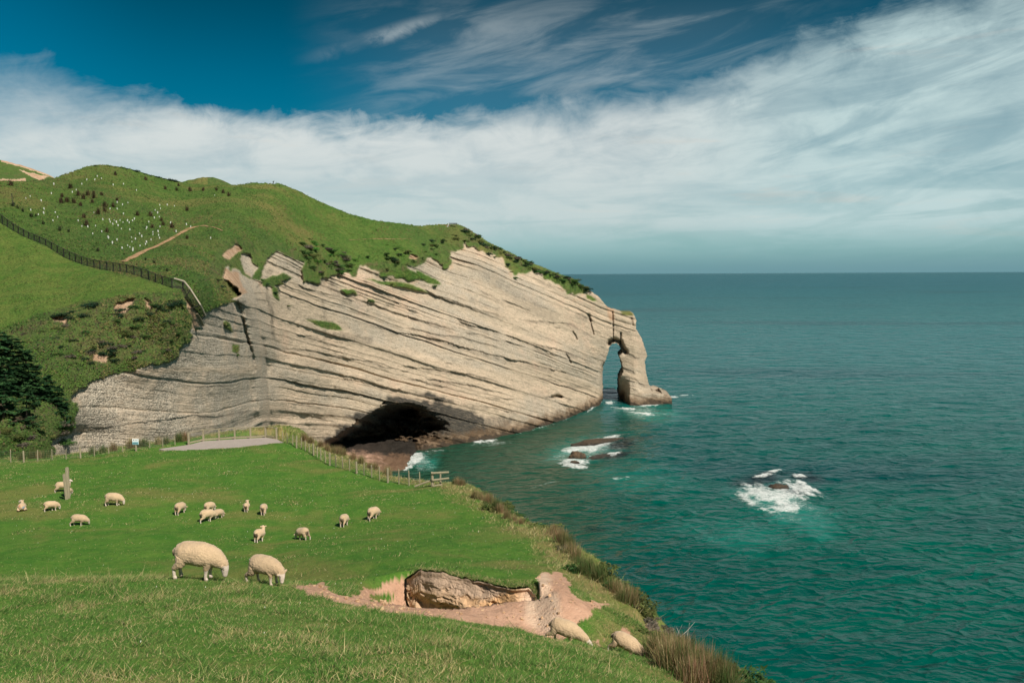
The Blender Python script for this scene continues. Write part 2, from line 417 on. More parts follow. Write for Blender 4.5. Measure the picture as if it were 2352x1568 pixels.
# ------------------------------------------------------------------ HEADLAND (hill, cliff and arch as one ground surface)
HX0, HX1, HY0, HY1, HS = -330.0, 1560.0, 360.0, 1110.0, 1.45
gx = np.arange(HX0, HX1, HS); gy = np.arange(HY0, HY1, HS)
GX, GY = np.meshgrid(gx, gy)               # rows: py, cols: px
ctrl = [(-330, 430, 190), (-330, 560, 150), (-330, 700, 115), (-330, 850, 95), (-330, 1000, 86), (-330, 1100, 82),
 (-100, 425, 205), (0, 415, 215), (120, 410, 235), (235, 377, 250), (340, 400, 262), (440, 422, 275), (580, 419, 275), (640, 421, 278), (720, 456, 285), (800, 490, 293), (860, 505, 300), (965, 518, 322), (1050, 515, 335), (1100, 540, 340), (1165, 575, 345), (1240, 610, 350), (1315, 638, 356), (1357, 670, 361), (1400, 710, 367), (1455, 720, 370),
 (100, 460, 203), (230, 450, 215), (350, 470, 222), (450, 480, 228), (600, 480, 245), (700, 520, 265), (850, 540, 288), (1000, 550, 318), (450, 522, 205), (300, 550, 182), (150, 520, 178), (20, 500, 172), (100, 560, 158), (200, 605, 147), (300, 622, 140), (400, 648, 131), (430, 660, 129), (380, 590, 160), (480, 590, 172), (500, 560, 190), (520, 530, 200), (600, 540, 220), (700, 560, 245), (850, 580, 275), (950, 580, 292),
 (0, 600, 150), (0, 680, 132), (150, 650, 137), (100, 700, 124), (200, 690, 124), (300, 670, 126), (0, 740, 119), (50, 760, 116), (420, 690, 126), (450, 640, 133),
 (0, 800, 109), (0, 900, 98), (0, 1000, 90), (0, 1100, 85), (100, 850, 105), (100, 930, 99), (100, 1000, 95), (170, 960, 103), (100, 1100, 90), (200, 780, 114), (250, 850, 112), (330, 780, 118), (330, 840, 115), (400, 740, 122), (440, 760, 128), (200, 900, 108),
 (180, 1000, 106), (300, 1000, 114), (400, 1000, 123), (470, 1000, 133), (540, 1000, 153), (590, 1000, 180), (612, 1000, 200), (250, 1100, 109), (400, 1100, 121), (540, 1100, 152), (612, 1100, 198),
 (300, 880, 114.5), (400, 870, 124), (470, 860, 134), (540, 850, 155), (590, 850, 184), (612, 850, 201), (470, 740, 136), (520, 700, 150), (560, 720, 170), (595, 720, 190), (610, 650, 205), (520, 650, 160), (525, 612, 178), (560, 600, 200), (620, 595, 213),
 (640, 1000, 206), (700, 1000, 222), (760, 1000, 239), (850, 1000, 252), (950, 1030, 268), (1080, 1012, 282), (1200, 988, 301), (1300, 955, 328), (1385, 920, 364), (640, 1100, 203), (760, 1100, 235), (900, 1100, 255), (1080, 1080, 276), (1200, 1060, 294), (1300, 1030, 318), (1400, 1000, 352),
 (640, 850, 208), (700, 850, 224), (760, 850, 242), (850, 850, 257), (950, 850, 274), (1080, 850, 291), (1200, 830, 312), (1300, 830, 337), (1390, 830, 366),
 (640, 700, 212), (700, 660, 230), (830, 640, 262), (940, 650, 287), (1050, 600, 312), (1100, 590, 318), (1200, 650, 333), (1300, 690, 349), (1380, 720, 365), (760, 600, 256),
 (1440, 800, 368), (1440, 930, 361), (1500, 915, 362), (1540, 912, 364), (1440, 1000, 356), (1540, 1000, 356)]
ctrl = np.array(ctrl, float)
LY = tps_fit(ctrl[:, :2]/400, np.log(ctrl[:, 2]), 2e-4)
# evaluate on a coarse grid, then interpolate (smooth field)
cxg = np.arange(HX0, HX1+12, 6.); cyg = np.arange(HY0, HY1+12, 6.)
CGX, CGY = np.meshgrid(cxg, cyg)
cf = LY(np.stack([CGX.ravel(), CGY.ravel()], 1)/400).reshape(CGX.shape)
def bil(A, x0, y0, st, x, y):
    u = np.clip((np.asarray(x, float)-x0)/st, 0, A.shape[1]-1.001); v = np.clip((np.asarray(y, float)-y0)/st, 0, A.shape[0]-1.001)
    i = u.astype(int); j = v.astype(int); a = u-i; b = v-j
    return (A[j, i]*(1-a)+A[j, i+1]*a)*(1-b)+(A[j+1, i]*(1-a)+A[j+1, i+1]*a)*b
Yh = np.exp(bil(cf, HX0, HY0, 6., GX, GY))
log('headland field', GX.shape)
sky = np.array([(-330, 428), (-100, 424), (0, 415), (60, 416), (120, 410), (150, 399), (200, 381), (235, 377), (290, 385), (340, 400), (400, 414), (440, 422), (540, 425), (580, 419), (640, 421), (680, 435), (720, 456), (800, 490), (860, 505), (965, 518), (1000, 515), (1050, 514), (1072, 522), (1100, 540), (1125, 557), (1165, 575), (1195, 590), (1240, 610), (1290, 630), (1315, 638), (1340, 655), (1357, 668), (1375, 680), (1390, 699), (1400, 709), (1430, 717), (1455, 718)], float)
pillar_r = [(1455, 718), (1462.5, 736), (1461.6, 755), (1474, 775.5), (1483, 802), (1487, 818), (1482, 830), (1485, 858), (1492, 886), (1502, 899), (1508, 896), (1519, 900), (1543, 912), (1548, 945), (1548, 1112)]
outline = np.array(list(map(tuple, sky))+pillar_r[1:]+[(-335, 1112)], float)
hole = np.array([(1421, 1112), (1422, 925), (1422, 884), (1422, 869), (1430.7, 854), (1431.6, 847), (1428, 833.6), (1422, 818.6), (1430.7, 809), (1425, 800), (1421, 793), (1415.7, 788), (1406, 790), (1400, 799), (1397, 811), (1391, 830), (1385.7, 841), (1384.7, 858), (1385.7, 886), (1384.7, 925), (1384, 1112)], float)
jit = fbm(GX/7, GY/7, 3, 5)*1.6
MASK = inpoly(GX+jit*.6, GY+jit, outline) & ~inpoly(GX+jit, GY+jit*.5, hole)
# --- rock / grass mask: rock polygons, edge roughened by noise
wx = GX+fbm(GX/26, GY/26, 4, 11)*16; wy = GY+fbm(GX/22, GY/22, 4, 12)*13
rockP = [(120, 1112), (120, 1010), (172, 985), (178, 940), (172, 915), (200, 885), (260, 862), (330, 843), (400, 833), (412, 800), (438, 775), (448, 750), (470, 735), (485, 703), (528, 692), (545, 678), (538, 660), (516, 636), (519, 611), (535, 622), (556, 632), (585, 645), (600, 650), (596, 628), (606, 603), (613, 588), (640, 582), (668, 590), (700, 600), (706, 622), (706, 640), (735, 645), (790, 630), (822, 632), (832, 612), (868, 628), (930, 645), (965, 640), (932, 611), (955, 612), (980, 604), (985, 594), (1010, 596), (1027, 615), (1040, 605), (1040, 578), (1055, 573), (1070, 568), (1072, 556), (1087, 571), (1115, 580), (1140, 587), (1160, 600), (1172, 614), (1180, 633), (1187, 620), (1215, 624), (1245, 629), (1265, 641), (1287, 654), (1315, 681), (1340, 676), (1357, 669), (1376, 678), (1420, 690), (1560, 700), (1560, 1112)]
rock = inpoly(wx, wy, rockP)
for q in ([(690, 575), (760, 560), (830, 610), (790, 632), (730, 645), (700, 620)],):
    rock &= ~inpoly(wx, wy, q)
for q in ([(510, 585), (540, 560), (552, 575), (525, 595)], [(552, 585), (575, 585), (590, 620), (580, 640), (560, 620)], [(262, 700), (280, 690), (310, 690), (285, 720), (268, 720)], [(330, 688), (345, 690), (350, 715), (335, 705)], [(120, 725), (160, 728), (150, 742), (125, 738)], [(215, 815), (250, 815), (245, 832), (212, 830)], [(425, 685), (440, 700), (462, 735), (450, 760), (430, 710)], [(940, 585), (962, 590), (955, 600), (940, 595)]):
    rock |= inpoly(wx*.5+GX*.5, wy*.5+GY*.5, q)
# ledge vegetation on the rock
for q in ([(838, 640), (880, 645), (940, 650), (990, 672), (960, 668), (880, 655)], [(955, 620), (1000, 640), (1010, 655), (985, 650), (955, 635)], [(600, 645), (650, 625), (670, 640), (640, 655), (605, 660)], [(625, 655), (640, 660), (640, 690), (630, 680)], [(700, 735), (770, 740), (790, 760), (740, 755)], [(1344, 675), (1362, 683), (1372, 694), (1350, 688)], [(780, 665), (815, 668), (822, 680), (795, 676)], [(842, 685), (862, 688), (858, 695)], [(512, 735), (528, 742), (535, 765), (520, 755)], [(532, 792), (552, 790), (550, 810), (534, 808)], [(1425, 716), (1452, 716), (1456, 728), (1430, 722)], [(700, 600), (712, 640), (700, 650), (690, 620)]):
    rock &= ~inpoly(wx*.35+GX*.65, wy*.35+GY*.65, q)
rock |= (GX > 1378) & (GY > 724)
R = blur(rock.astype(float), 2)
# --- strata coordinate on the undisturbed surface
D = ray(GX, GY); Tm = Yh/D[..., 1]
P0 = CAM+D*Tm[..., None]
S = P0[..., 2]+.29*P0[..., 0]+.16*P0[..., 1]
U = .535*P0[..., 0]+.845*P0[..., 1]
Sw = S+.9*fbm(U/38, S/18, 3, 21)+.22*fbm(U/6, S/3, 3, 22)
# random layer profile
prs = np.random.default_rng(3)
prof = np.zeros(6000); s = 0
while s < 6000:
    th = int(prs.choice([6, 10, 16, 30, 55, 90], p=[.26, .28, .22, .14, .07, .03])*(.7+.6*prs.random()))
    off = prs.normal(0, .36); n = min(th, 6000-s)
    fr = np.arange(n)/max(n, 1)
    prof[s:s+n] = off+.22*(1-fr)*min(1, th/30)-.25*np.exp(-np.arange(n)/2.0)
    s += th
k = np.array([1, 2, 1.]); prof = np.convolve(prof, k/k.sum(), 'same')
idx = np.clip((Sw+60)*20, 0, 5998); i0 = idx.astype(int)
hs = prof[i0]*(1-(idx-i0))+prof[i0+1]*(idx-i0)
zone = sst(-.35, .4, fbm(U/30+3, S/16, 3, 41))
amp = .42+.75*zone
amp *= 1-.55*sst(560, 480, GX)                      # smoother on the pebbly wall
h = hs*amp+.35*fbm(U/7, S/3.5, 4, 51)*amp+.2*fbm(U/2.5, S/1.2, 3, 52)+1.0*fbm(U/25, S/25, 2, 53)
# --- the individual ledges the photograph shows (polyline, shadow thickness in px)
def c8(*a): return [(771.7+.2578*x, 661.4+.2578*y) for x, y in a]
def c2(*a): return [(459.4+.25*x, 459.4+.25*y) for x, y in a]
ledges = [
 (c8((1080, 285), (1140, 312), (1240, 338), (1390, 372), (1480, 398)), 11), (c8((1470, 398), (1600, 440), (1700, 480), (1900, 530), (2000, 545), (2100, 590), (2200, 630), (2340, 690)), 6),
 (c8((240, 300), (300, 320), (500, 385), (700, 420), (830, 440), (960, 470), (1100, 520), (1280, 560), (1400, 595), (1600, 645), (1720, 665), (1850, 700), (2050, 755), (2150, 800)), 9.5),
 (c8((200, 110), (350, 150), (520, 215), (640, 250), (800, 295), (1000, 360), (1080, 385)), 6.5),
 (c8((0, 590), (90, 620), (150, 632), (300, 655), (430, 700), (540, 715)), 5), (c8((540, 690), (700, 705), (900, 725), (1100, 755), (1350, 800), (1500, 860)), 6),
 (c8((0, 788), (150, 820), (330, 860), (430, 885), (500, 905), (560, 900), (650, 945)), 7.5),
 (c8((600, 805), (700, 815), (760, 830), (860, 860), (1000, 890)), 5), (c8((770, 800), (870, 815), (950, 825), (1100, 850), (1270, 880), (1420, 930)), 6), (c8((560, 740), (650, 745)), 6),
 (c8((1200, 1045), (1300, 1050), (1420, 1065), (1520, 1095), (1650, 1130)), 6),
 (c8((770, 5), (900, 70), (1000, 95), (1100, 135), (1250, 190), (1420, 235), (1560, 275)), 5.5),
 (c8((1460, 85), (1600, 150), (1760, 215)), 5), (c8((540, 325), (700, 365), (900, 415), (1060, 430), (1160, 450), (1320, 490), (1500, 540)), 5),
 (c8((1130, 395), (1280, 405), (1420, 455), (1550, 485), (1700, 525)), 5), (c8((320, 5), (480, 95), (610, 170), (760, 220)), 5),
 (c8((1640, 285), (1850, 295), (2100, 320), (2200, 375), (2350, 470)), 4.5), (c8((1740, 515), (1840, 565), (1990, 600)), 5), (c8((1940, 345), (2010, 360)), 4),
 (c8((1840, 960), (1920, 968), (2010, 960), (2110, 1000)), 5), (c8((1790, 780), (2000, 845), (2140, 880), (2300, 870)), 4), (c8((1350, 970), (1500, 985), (1600, 990)), 4),
 (c8((1250, 10), (1400, 75), (1500, 140)), 3.5), (c8((1190, 80), (1340, 150), (1480, 200)), 3.5), (c8((960, 660), (1050, 670)), 3.5), (c8((1130, 620), (1230, 645)), 3.5),
 (c2((850, 740), (960, 815), (1120, 850), (1250, 880), (1400, 925), (1600, 990)), 5), (c2((1480, 740), (1600, 800), (1700, 850), (1850, 965)), 5), (c2((2050, 820), (2200, 890), (2350, 955)), 6),
 (c2((490, 900), (600, 930), (730, 965)), 5), (c2((480, 850), (560, 850), (640, 860)), 4), (c2((500, 800), (570, 760), (640, 720)), 5), (c2((600, 660), (680, 640)), 4),
 (c2((880, 1240), (1000, 1250), (1150, 1290)), 6), (c2((560, 1330), (800, 1360), (1000, 1385), (1250, 1430), (1380, 1465), (1500, 1480), (1680, 1530)), 4), (c2((550, 1170), (680, 1190), (840, 1220)), 3),
 ([(190, 986), (253, 980), (323, 968), (385, 963), (444, 954), (495, 956), (548, 946), (600, 944)], 5.5), ([(440, 888), (480, 886), (530, 884)], 3), ([(600, 938), (700, 950), (790, 975), (870, 972)], 4), ([(620, 920), (700, 930), (750, 940)], 3),
 ([(560, 785), (590, 790)], 3), ([(540, 695), (570, 690)], 4), ([(1229, 642), (1265, 658), (1300, 672)], 4), ([(1408, 748), (1430, 756), (1452, 762)], 4), ([(1408, 730), (1440, 742)], 3.5), ([(1430, 845), (1447, 850), (1463, 858)], 5), ([(1455, 866), (1470, 880), (1486, 888)], 5), ([(1452, 894), (1470, 900)], 4), ([(1428, 808), (1445, 812), (1460, 822), (1472, 822)], 5)]
stain_shade = np.zeros_like(Yh)
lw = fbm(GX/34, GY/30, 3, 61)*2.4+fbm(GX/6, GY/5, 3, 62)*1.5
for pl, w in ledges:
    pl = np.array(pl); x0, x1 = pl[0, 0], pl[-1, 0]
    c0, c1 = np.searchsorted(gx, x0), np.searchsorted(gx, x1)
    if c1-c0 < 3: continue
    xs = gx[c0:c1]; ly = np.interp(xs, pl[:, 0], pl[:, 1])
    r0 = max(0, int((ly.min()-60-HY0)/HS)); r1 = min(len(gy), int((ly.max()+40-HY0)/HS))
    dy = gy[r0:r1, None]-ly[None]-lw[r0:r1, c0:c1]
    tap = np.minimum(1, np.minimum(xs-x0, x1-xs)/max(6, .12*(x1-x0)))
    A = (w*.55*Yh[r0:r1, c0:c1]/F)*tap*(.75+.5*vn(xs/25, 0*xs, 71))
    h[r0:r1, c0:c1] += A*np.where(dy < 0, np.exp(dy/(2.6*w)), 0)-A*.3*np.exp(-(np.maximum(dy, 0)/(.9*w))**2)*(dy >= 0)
    stain_shade[r0:r1, c0:c1] = np.maximum(stain_shade[r0:r1, c0:c1], tap*np.exp(-((dy-w*.45)/(w*.7))**2)*.4*(.6+.8*vn(xs/12, 0*xs, 72)))  # shade below each overhang painted into the rock colour
# vertical cracks, rib and notches
def groove(line, w, A, st=.0):
    global h, stain_shade
    line = np.array(line, float); x0, y0 = line.min(0)-4*w; x1, y1 = line.max(0)+4*w
    c = slice(max(0, int((x0-HX0)/HS)), int((x1-HX0)/HS)); r = slice(max(0, int((y0-HY0)/HS)), int((y1-HY0)/HS))
    d, _ = dseg(GX[r, c]+lw[r, c]*.35, GY[r, c], line); e = np.exp(-(d/w)**2)
    h[r, c] += A*e; stain_shade[r, c] = np.maximum(stain_shade[r, c], st*e)  # mask also darkens the rock colour inside the recess
groove([(525, 625), (548, 660), (568, 700), (580, 760), (590, 830), (598, 900), (604, 980)], 16, 3.2)
groove([(545, 697), (556, 730), (566, 770), (580, 815), (586, 850)], 4, -.7, .2)
groove([(604, 780), (611, 840), (614, 880), (620, 960), (622, 1000)], 5, -1.0, .12)
groove([(1352, 724), (1356, 735)], 3.0, -1.4, .35); groove([(1355, 733), (1359, 750), (1364, 768)], 1.6, -1.0, .3)
groove([(1316, 762), (1321, 770), (1325, 780)], 1.8, -.9, .25); groove([(1301, 814), (1306, 822), (1311, 833)], 1.8, -.9, .3)
groove([(1407, 716), (1408, 745), (1409, 785)], 1.2, -1.4, .45)
groove([(1450, 731), (1453, 745)], 2.4, -.9, .25); groove([(1426, 765), (1425, 788)], 1.8, -1.5, .5)
groove([(1268, 912), (1279, 909), (1289, 911)], 3, -1.8, .4)
# dark vertical water stains
def streak(line, w, s):
    global stain_shade
    line = np.array(line, float)
    d, _ = dseg(GX+fbm(GX/5, GY/14, 3, 66)*5, GY, line); stain_shade = np.maximum(stain_shade, s*np.exp(-(d/w)**4)*(.75+.5*fbm(GX/4, GY/9, 2, 67)))
for ln, w, s_ in ([(618, 695), (623, 720), (628, 775)], 5, .62), ([(612, 660), (618, 695)], 4, .4), ([(742, 690), (748, 740)], 4, .35), ([(720, 650), (760, 660), (800, 690)], 10, .5), ([(760, 640), (765, 665)], 8, .6), ([(770, 770), (800, 775), (850, 782)], 9, .5), ([(745, 760), (748, 810)], 7, .3), ([(1330, 725), (1345, 735)], 8, .4), ([(470, 700), (530, 712)], 9, .4), ([(560, 700), (580, 740)], 7, .4), ([(1090, 610), (1130, 640), (1200, 690), (1270, 730)], 14, .3):
    streak(ln, w, s_)
# --- grassy bumps
hg = 1.2*fbm(P0[..., 0]/14, P0[..., 1]/14, 4, 81)+.35*fbm(P0[..., 0]/2.5+5, P0[..., 1]/2.5, 4, 82)+.5*fbm(GX/9, GY/5, 3, 83)*sst(620, 1000, GX)
H = R*h+(1-R)*(hg*.8)+.5*(1-R)*sst(0, 1, 1-R)
# --- the sea cave
caveP = [(728, 1022), (775, 994), (815, 970), (852, 944), (885, 928), (935, 921), (968, 927), (1000, 940), (1030, 958), (1042, 985), (1022, 1010), (970, 1036), (900, 1060), (735, 1060)]
ins = inpoly(GX+lw*3+7*fbm(GX/16, GY/10, 4, 143), GY+lw*2.2+5*fbm(GX/14, GY/9, 4, 144), caveP)
dl, _ = dseg(GX, GY, [(728, 1022), (775, 994), (815, 970), (852, 944), (885, 928), (935, 921), (968, 927), (1000, 940), (1040, 962), (1085, 1000)])
dr, _ = dseg(GX, GY, [(1000, 936), (1030, 958), (1042, 985), (1022, 1010), (975, 1034), (900, 1075)])
cvn = 1+.5*fbm(GX/22, GY/12, 4, 141)
cave = ins*sst(0, 34*cvn, dl)*sst(0, 95*cvn, dr)
H = H-34*cave-ins*4*sst(0, 9, dl)*sst(0, 60, dr)+1.6*ins*hs*np.minimum(1, dr/40)+.8*ins*fbm(GX/8, GY/4, 4, 142)
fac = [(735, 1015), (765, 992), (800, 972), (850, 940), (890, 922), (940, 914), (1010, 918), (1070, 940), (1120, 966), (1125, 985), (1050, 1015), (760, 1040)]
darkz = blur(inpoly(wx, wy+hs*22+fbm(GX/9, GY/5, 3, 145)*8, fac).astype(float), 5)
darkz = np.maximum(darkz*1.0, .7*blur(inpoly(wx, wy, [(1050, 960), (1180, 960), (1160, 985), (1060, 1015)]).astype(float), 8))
stain_shade = np.maximum(stain_shade, darkz)
# arch: recess above the opening, pillar sides
arcd, _ = dseg(GX, GY, [(1399, 790), (1402, 784), (1412, 781), (1424, 786), (1430, 800), (1436, 808)])
H -= 6*np.exp(-(arcd/4.5)**2)*(GX > 1390)
lpil = (GX > 1410) & (GY > 860)
H = np.where(lpil, H-14*sst(1449-(GY-860)*.02, 1424, GX)*sst(860, 900, GY), H)
H = np.where((GX > 1455) & (GY > 725), H-.012*(GX-1455)**2*sst(905, 890, GY), H)
H -= np.where(GX < 1400, 14*sst(1376, 1392, GX)*sst(830, 860, GY), 0)
rim = (GX > 1340)
# relief is measured along the line of sight, corrected for slant
nx = np.gradient(P0[..., 0], axis=1), np.gradient(P0[..., 1], axis=1), np.gradient(P0[..., 2], axis=1)
ny = np.gradient(P0[..., 0], axis=0), np.gradient(P0[..., 1], axis=0), np.gradient(P0[..., 2], axis=0)
n = np.stack([nx[1]*ny[2]-nx[2]*ny[1], nx[2]*ny[0]-nx[0]*ny[2], nx[0]*ny[1]-nx[1]*ny[0]], -1)
n /= np.linalg.norm(n, axis=-1, keepdims=True)+1e-9
dn = D/np.linalg.norm(D, axis=-1, keepdims=True)
cosv = np.clip(np.abs((n*dn).sum(-1)), .42, 1)
big = 34*cave+ins*4*sst(0, 9, dl)*sst(0, 60, dr)
dlen = np.linalg.norm(D, axis=-1)
Th = Tm-((H+big)/cosv-big)/dlen
PH = CAM+D*Th[..., None]
log('headland relief')
def hpos(px, py):
    t = bil(Th, HX0, HY0, HS, px, py); d = ray(px, py); return CAM+d*t[..., None]
Z = PH[..., 2]
quad = MASK[:-1, :-1] & MASK[1:, :-1] & MASK[:-1, 1:] & MASK[1:, 1:] & (np.maximum(Z[:-1, :-1], Z[1:, 1:]) > -3)
nr, nc = GX.shape; ids = np.arange(nr*nc).reshape(nr, nc)
Q = np.stack([ids[:-1, :-1][quad], ids[1:, :-1][quad], ids[1:, 1:][quad], ids[:-1, 1:][quad]], 1)
used = np.unique(Q); remap = np.full(nr*nc, -1); remap[used] = np.arange(len(used)); Q = remap[Q]
V = PH.reshape(-1, 3)[used]
ux, uy = GX.ravel()[used], GY.ravel()[used]
# boundary edges swept backwards: the far side of the hills, the thickness of the arch
E = np.concatenate([Q[:, [0, 1]], Q[:, [1, 2]], Q[:, [2, 3]], Q[:, [3, 0]]])
key = np.sort(E, 1); key = key[:, 0].astype(np.int64)*len(V)+key[:, 1]
uq, inv, cnt = np.unique(key, return_inverse=True, return_counts=True)
B = E[cnt[inv] == 1]
midx_ = ux[B].mean(1); midy = uy[B].mean(1)
B = B[(midy < 1000) & (midx_ > -325)]
bv = np.unique(B); bm = np.full(len(V), -1); bm[bv] = np.arange(len(bv))
arch = sst(1330, 1375, ux[bv])
dirb = np.stack([.085*np.ones(len(bv))*arch, np.ones(len(bv)), 0*bv], 1)
rings = []; base = len(V); allV = [V]; allQ = [Q]; prev = B
for lev, (dh, dz, da) in enumerate([(4, -.3, 4), (12, -2, 9), (30, -9, 14), (70, -32, 18), (130, -75, 20)]):
    off = dirb*((1-arch)*dh+arch*da)[:, None]; off[:, 2] = (1-arch)*dz
    nv = V[bv]+off+np.stack([0*arch, 0*arch, .5*fbm(bv*.21, 0*bv+lev, 2, 91)*(1-arch)], 1)
    cur = bm[B]+base
    allQ.append(np.stack([prev[:, 1], prev[:, 0], cur[:, 0], cur[:, 1]], 1)); allV.append(nv); prev = cur; base += len(nv)
am = (ux > 1378)
bq = Q[am[Q].all(1)]; bu = np.unique(bq); bmap = np.full(len(V), -1); bmap[bu] = np.arange(len(bu))+base
allV.append(V[bu]+np.array([1.7, 20, 0])); allQ.append(bmap[bq][:, ::-1]); base += len(bu)
msk = np.stack([1-R, np.clip(stain_shade, 0, 1), np.zeros_like(R)], -1)
pebm = sst(640, 560, GX)*.85+.62*sst(-.12, .3, fbm(U/40, S/9, 3, 95))*sst(560, 640, GX)
pebm *= 1-.85*np.exp(-((GY-(850+fbm(GX/60, 0*GX, 2, 3)*8))/7)**2)*sst(300, 340, GX)*(GX < 600)
msk[..., 2] = np.clip(pebm, 0, 1)
soil = np.zeros_like(R)
for q in ([(500, 585), (550, 555), (560, 580), (530, 600)], [(515, 612), (545, 630), (565, 670), (540, 685), (516, 636)], [(262, 695), (285, 686), (312, 690), (285, 722), (265, 722)], [(328, 686), (347, 688), (352, 718), (335, 708)], [(115, 722), (165, 726), (152, 745), (122, 740)], [(210, 812), (254, 812), (248, 834), (210, 832)], [(425, 680), (440, 700), (470, 740), (455, 765), (428, 715)], [(938, 582), (965, 590), (955, 602), (938, 596)], [(1388, 700), (1408, 707), (1412, 730), (1404, 735)]):
    soil = np.maximum(soil, inpoly(wx*.5+GX*.5, wy*.5+GY*.5, q).astype(float))
soil = np.maximum(blur(soil, 2), .5*sst(.1, .5, fbm(GX/15, GY/15, 3, 97))*sst(16, 4, dseg(GX, GY, rockP)[0])*R*sst(950, 900, GY))
scr = np.zeros_like(R)
for q in ([(0, 760), (60, 740), (130, 705), (200, 690), (290, 675), (440, 655), (475, 680), (470, 740), (400, 835), (170, 915), (170, 1000), (-330, 1100), (-330, 800)], [(500, 540), (560, 545), (680, 560), (830, 610), (940, 600), (1040, 545), (1110, 560), (1100, 590), (700, 660), (520, 640), (470, 640)], [(1040, 515), (1080, 520), (1360, 668), (1350, 690), (1250, 640), (1090, 575)]):
    scr = np.maximum(scr, inpoly(wx, wy, q).astype(float))
scr = blur(scr, 8)*sst(-.6, .2, fbm(GX/30, GY/22, 3, 98))
fld = blur(inpoly(wx*.4+GX*.6, wy*.4+GY*.6, [(-330, 500), (0, 511), (60, 545), (150, 592), (240, 622), (330, 640), (415, 664), (300, 676), (200, 692), (130, 706), (0, 757), (-330, 800)]).astype(float), 3)
msk2 = np.stack([soil, scr, fld], -1)
def ext(A):
    A = A.reshape(nr*nc, -1)[used]; return np.concatenate([A]+[A[bv]]*5+[A[bu]])
VV = np.concatenate(allV); QQ = np.concatenate(allQ)
me = mesh_np('headland', VV, QQ, attrs={'mask': ext(msk), 'mask2': ext(msk2), 'strat': ext(Sw[..., None])[:, 0]}, mats=[M['headland']])
link('headland', me, kind='structure', label='grassy headland ending in a banded pale cliff with a sea cave and a natural arch')
log('headland mesh', len(VV))

# far hills beyond the ridge
def far_hill(name, crest, Y, depth, label, rockfn=None):
    crest = np.array(crest, float)
    xs = np.arange(crest[0, 0], crest[-1, 0], 1.5); top = np.interp(xs, crest[:, 0], crest[:, 1])+fbm(xs/12, 0*xs, 3, 7)*1.5
    K = 46; v = np.linspace(0, 1, K)
    X_, V_ = np.meshgrid(xs, v)
    y_ = top[None]+V_*70; Yf = Y-depth*V_+4*fbm(X_/40, V_*3, 3, 8)
    P = at(X_, y_, Yf)
    back = P[0][None]+np.array([0, 1, 0])*np.array([5, 20, 60, 120])[:, None, None]+np.array([0, 0, -1])*np.array([.5, 4, 25, 80])[:, None, None]
    P = np.concatenate([back[::-1], P]); r, c = P.shape[:2]; idd = np.arange(r*c).reshape(r, c)
    q = np.stack([idd[:-1, :-1], idd[1:, :-1], idd[1:, 1:], idd[:-1, 1:]], -1).reshape(-1, 4)
    m1 = np.zeros((r, c, 3)); m1[..., 0] = 1; m2 = np.zeros((r, c, 3))
    px_ = np.concatenate([np.repeat(xs[None], 4, 0), X_]); py_ = np.concatenate([np.repeat(top[None], 4, 0), y_])
    if rockfn is not None:
        m2[..., 0], m2[..., 1] = rockfn(px_, py_); m1[..., 0] = 1-(m2[..., 0] > .5)
    me = mesh_np(name, P.reshape(-1, 3), q, attrs={'mask': m1.reshape(-1, 3), 'mask2': m2.reshape(-1, 3), 'strat': np.zeros(r*c)}, mats=[M['headland']])
    link(name, me, kind='structure', label=label)
def rf1(x, y):
    n = fbm(x/10, y/5, 3, 77)
    a = inpoly(x+n*8, y+n*4, [(0, 366), (60, 380), (100, 395), (122, 408), (100, 400), (50, 384), (0, 371)]) | inpoly(x+n*8, y+n*4, [(40, 388), (70, 398), (110, 404), (100, 418), (70, 405)]) | inpoly(x, y+n*3, [(-300, 410), (60, 411), (60, 417), (-300, 416)])
    return a.astype(float), .5+.5*n
far_hill('hill', [(-330, 340), (-150, 345), (-60, 352), (0, 367), (50, 380), (100, 397), (124, 411), (150, 424), (190, 445)], 420, 60, 'distant hill at the left edge with bare clay streaks', rf1)
def rf2(x, y): return 0*x, ((x > 476)*1.0)
far_hill('hill', [(380, 440), (410, 420), (440, 412), (465, 408), (480, 408), (490, 407), (505, 412), (520, 419), (540, 428), (570, 445)], 400, 50, 'small rounded hilltop behind the ridge, dark scrub on its right half', rf2)

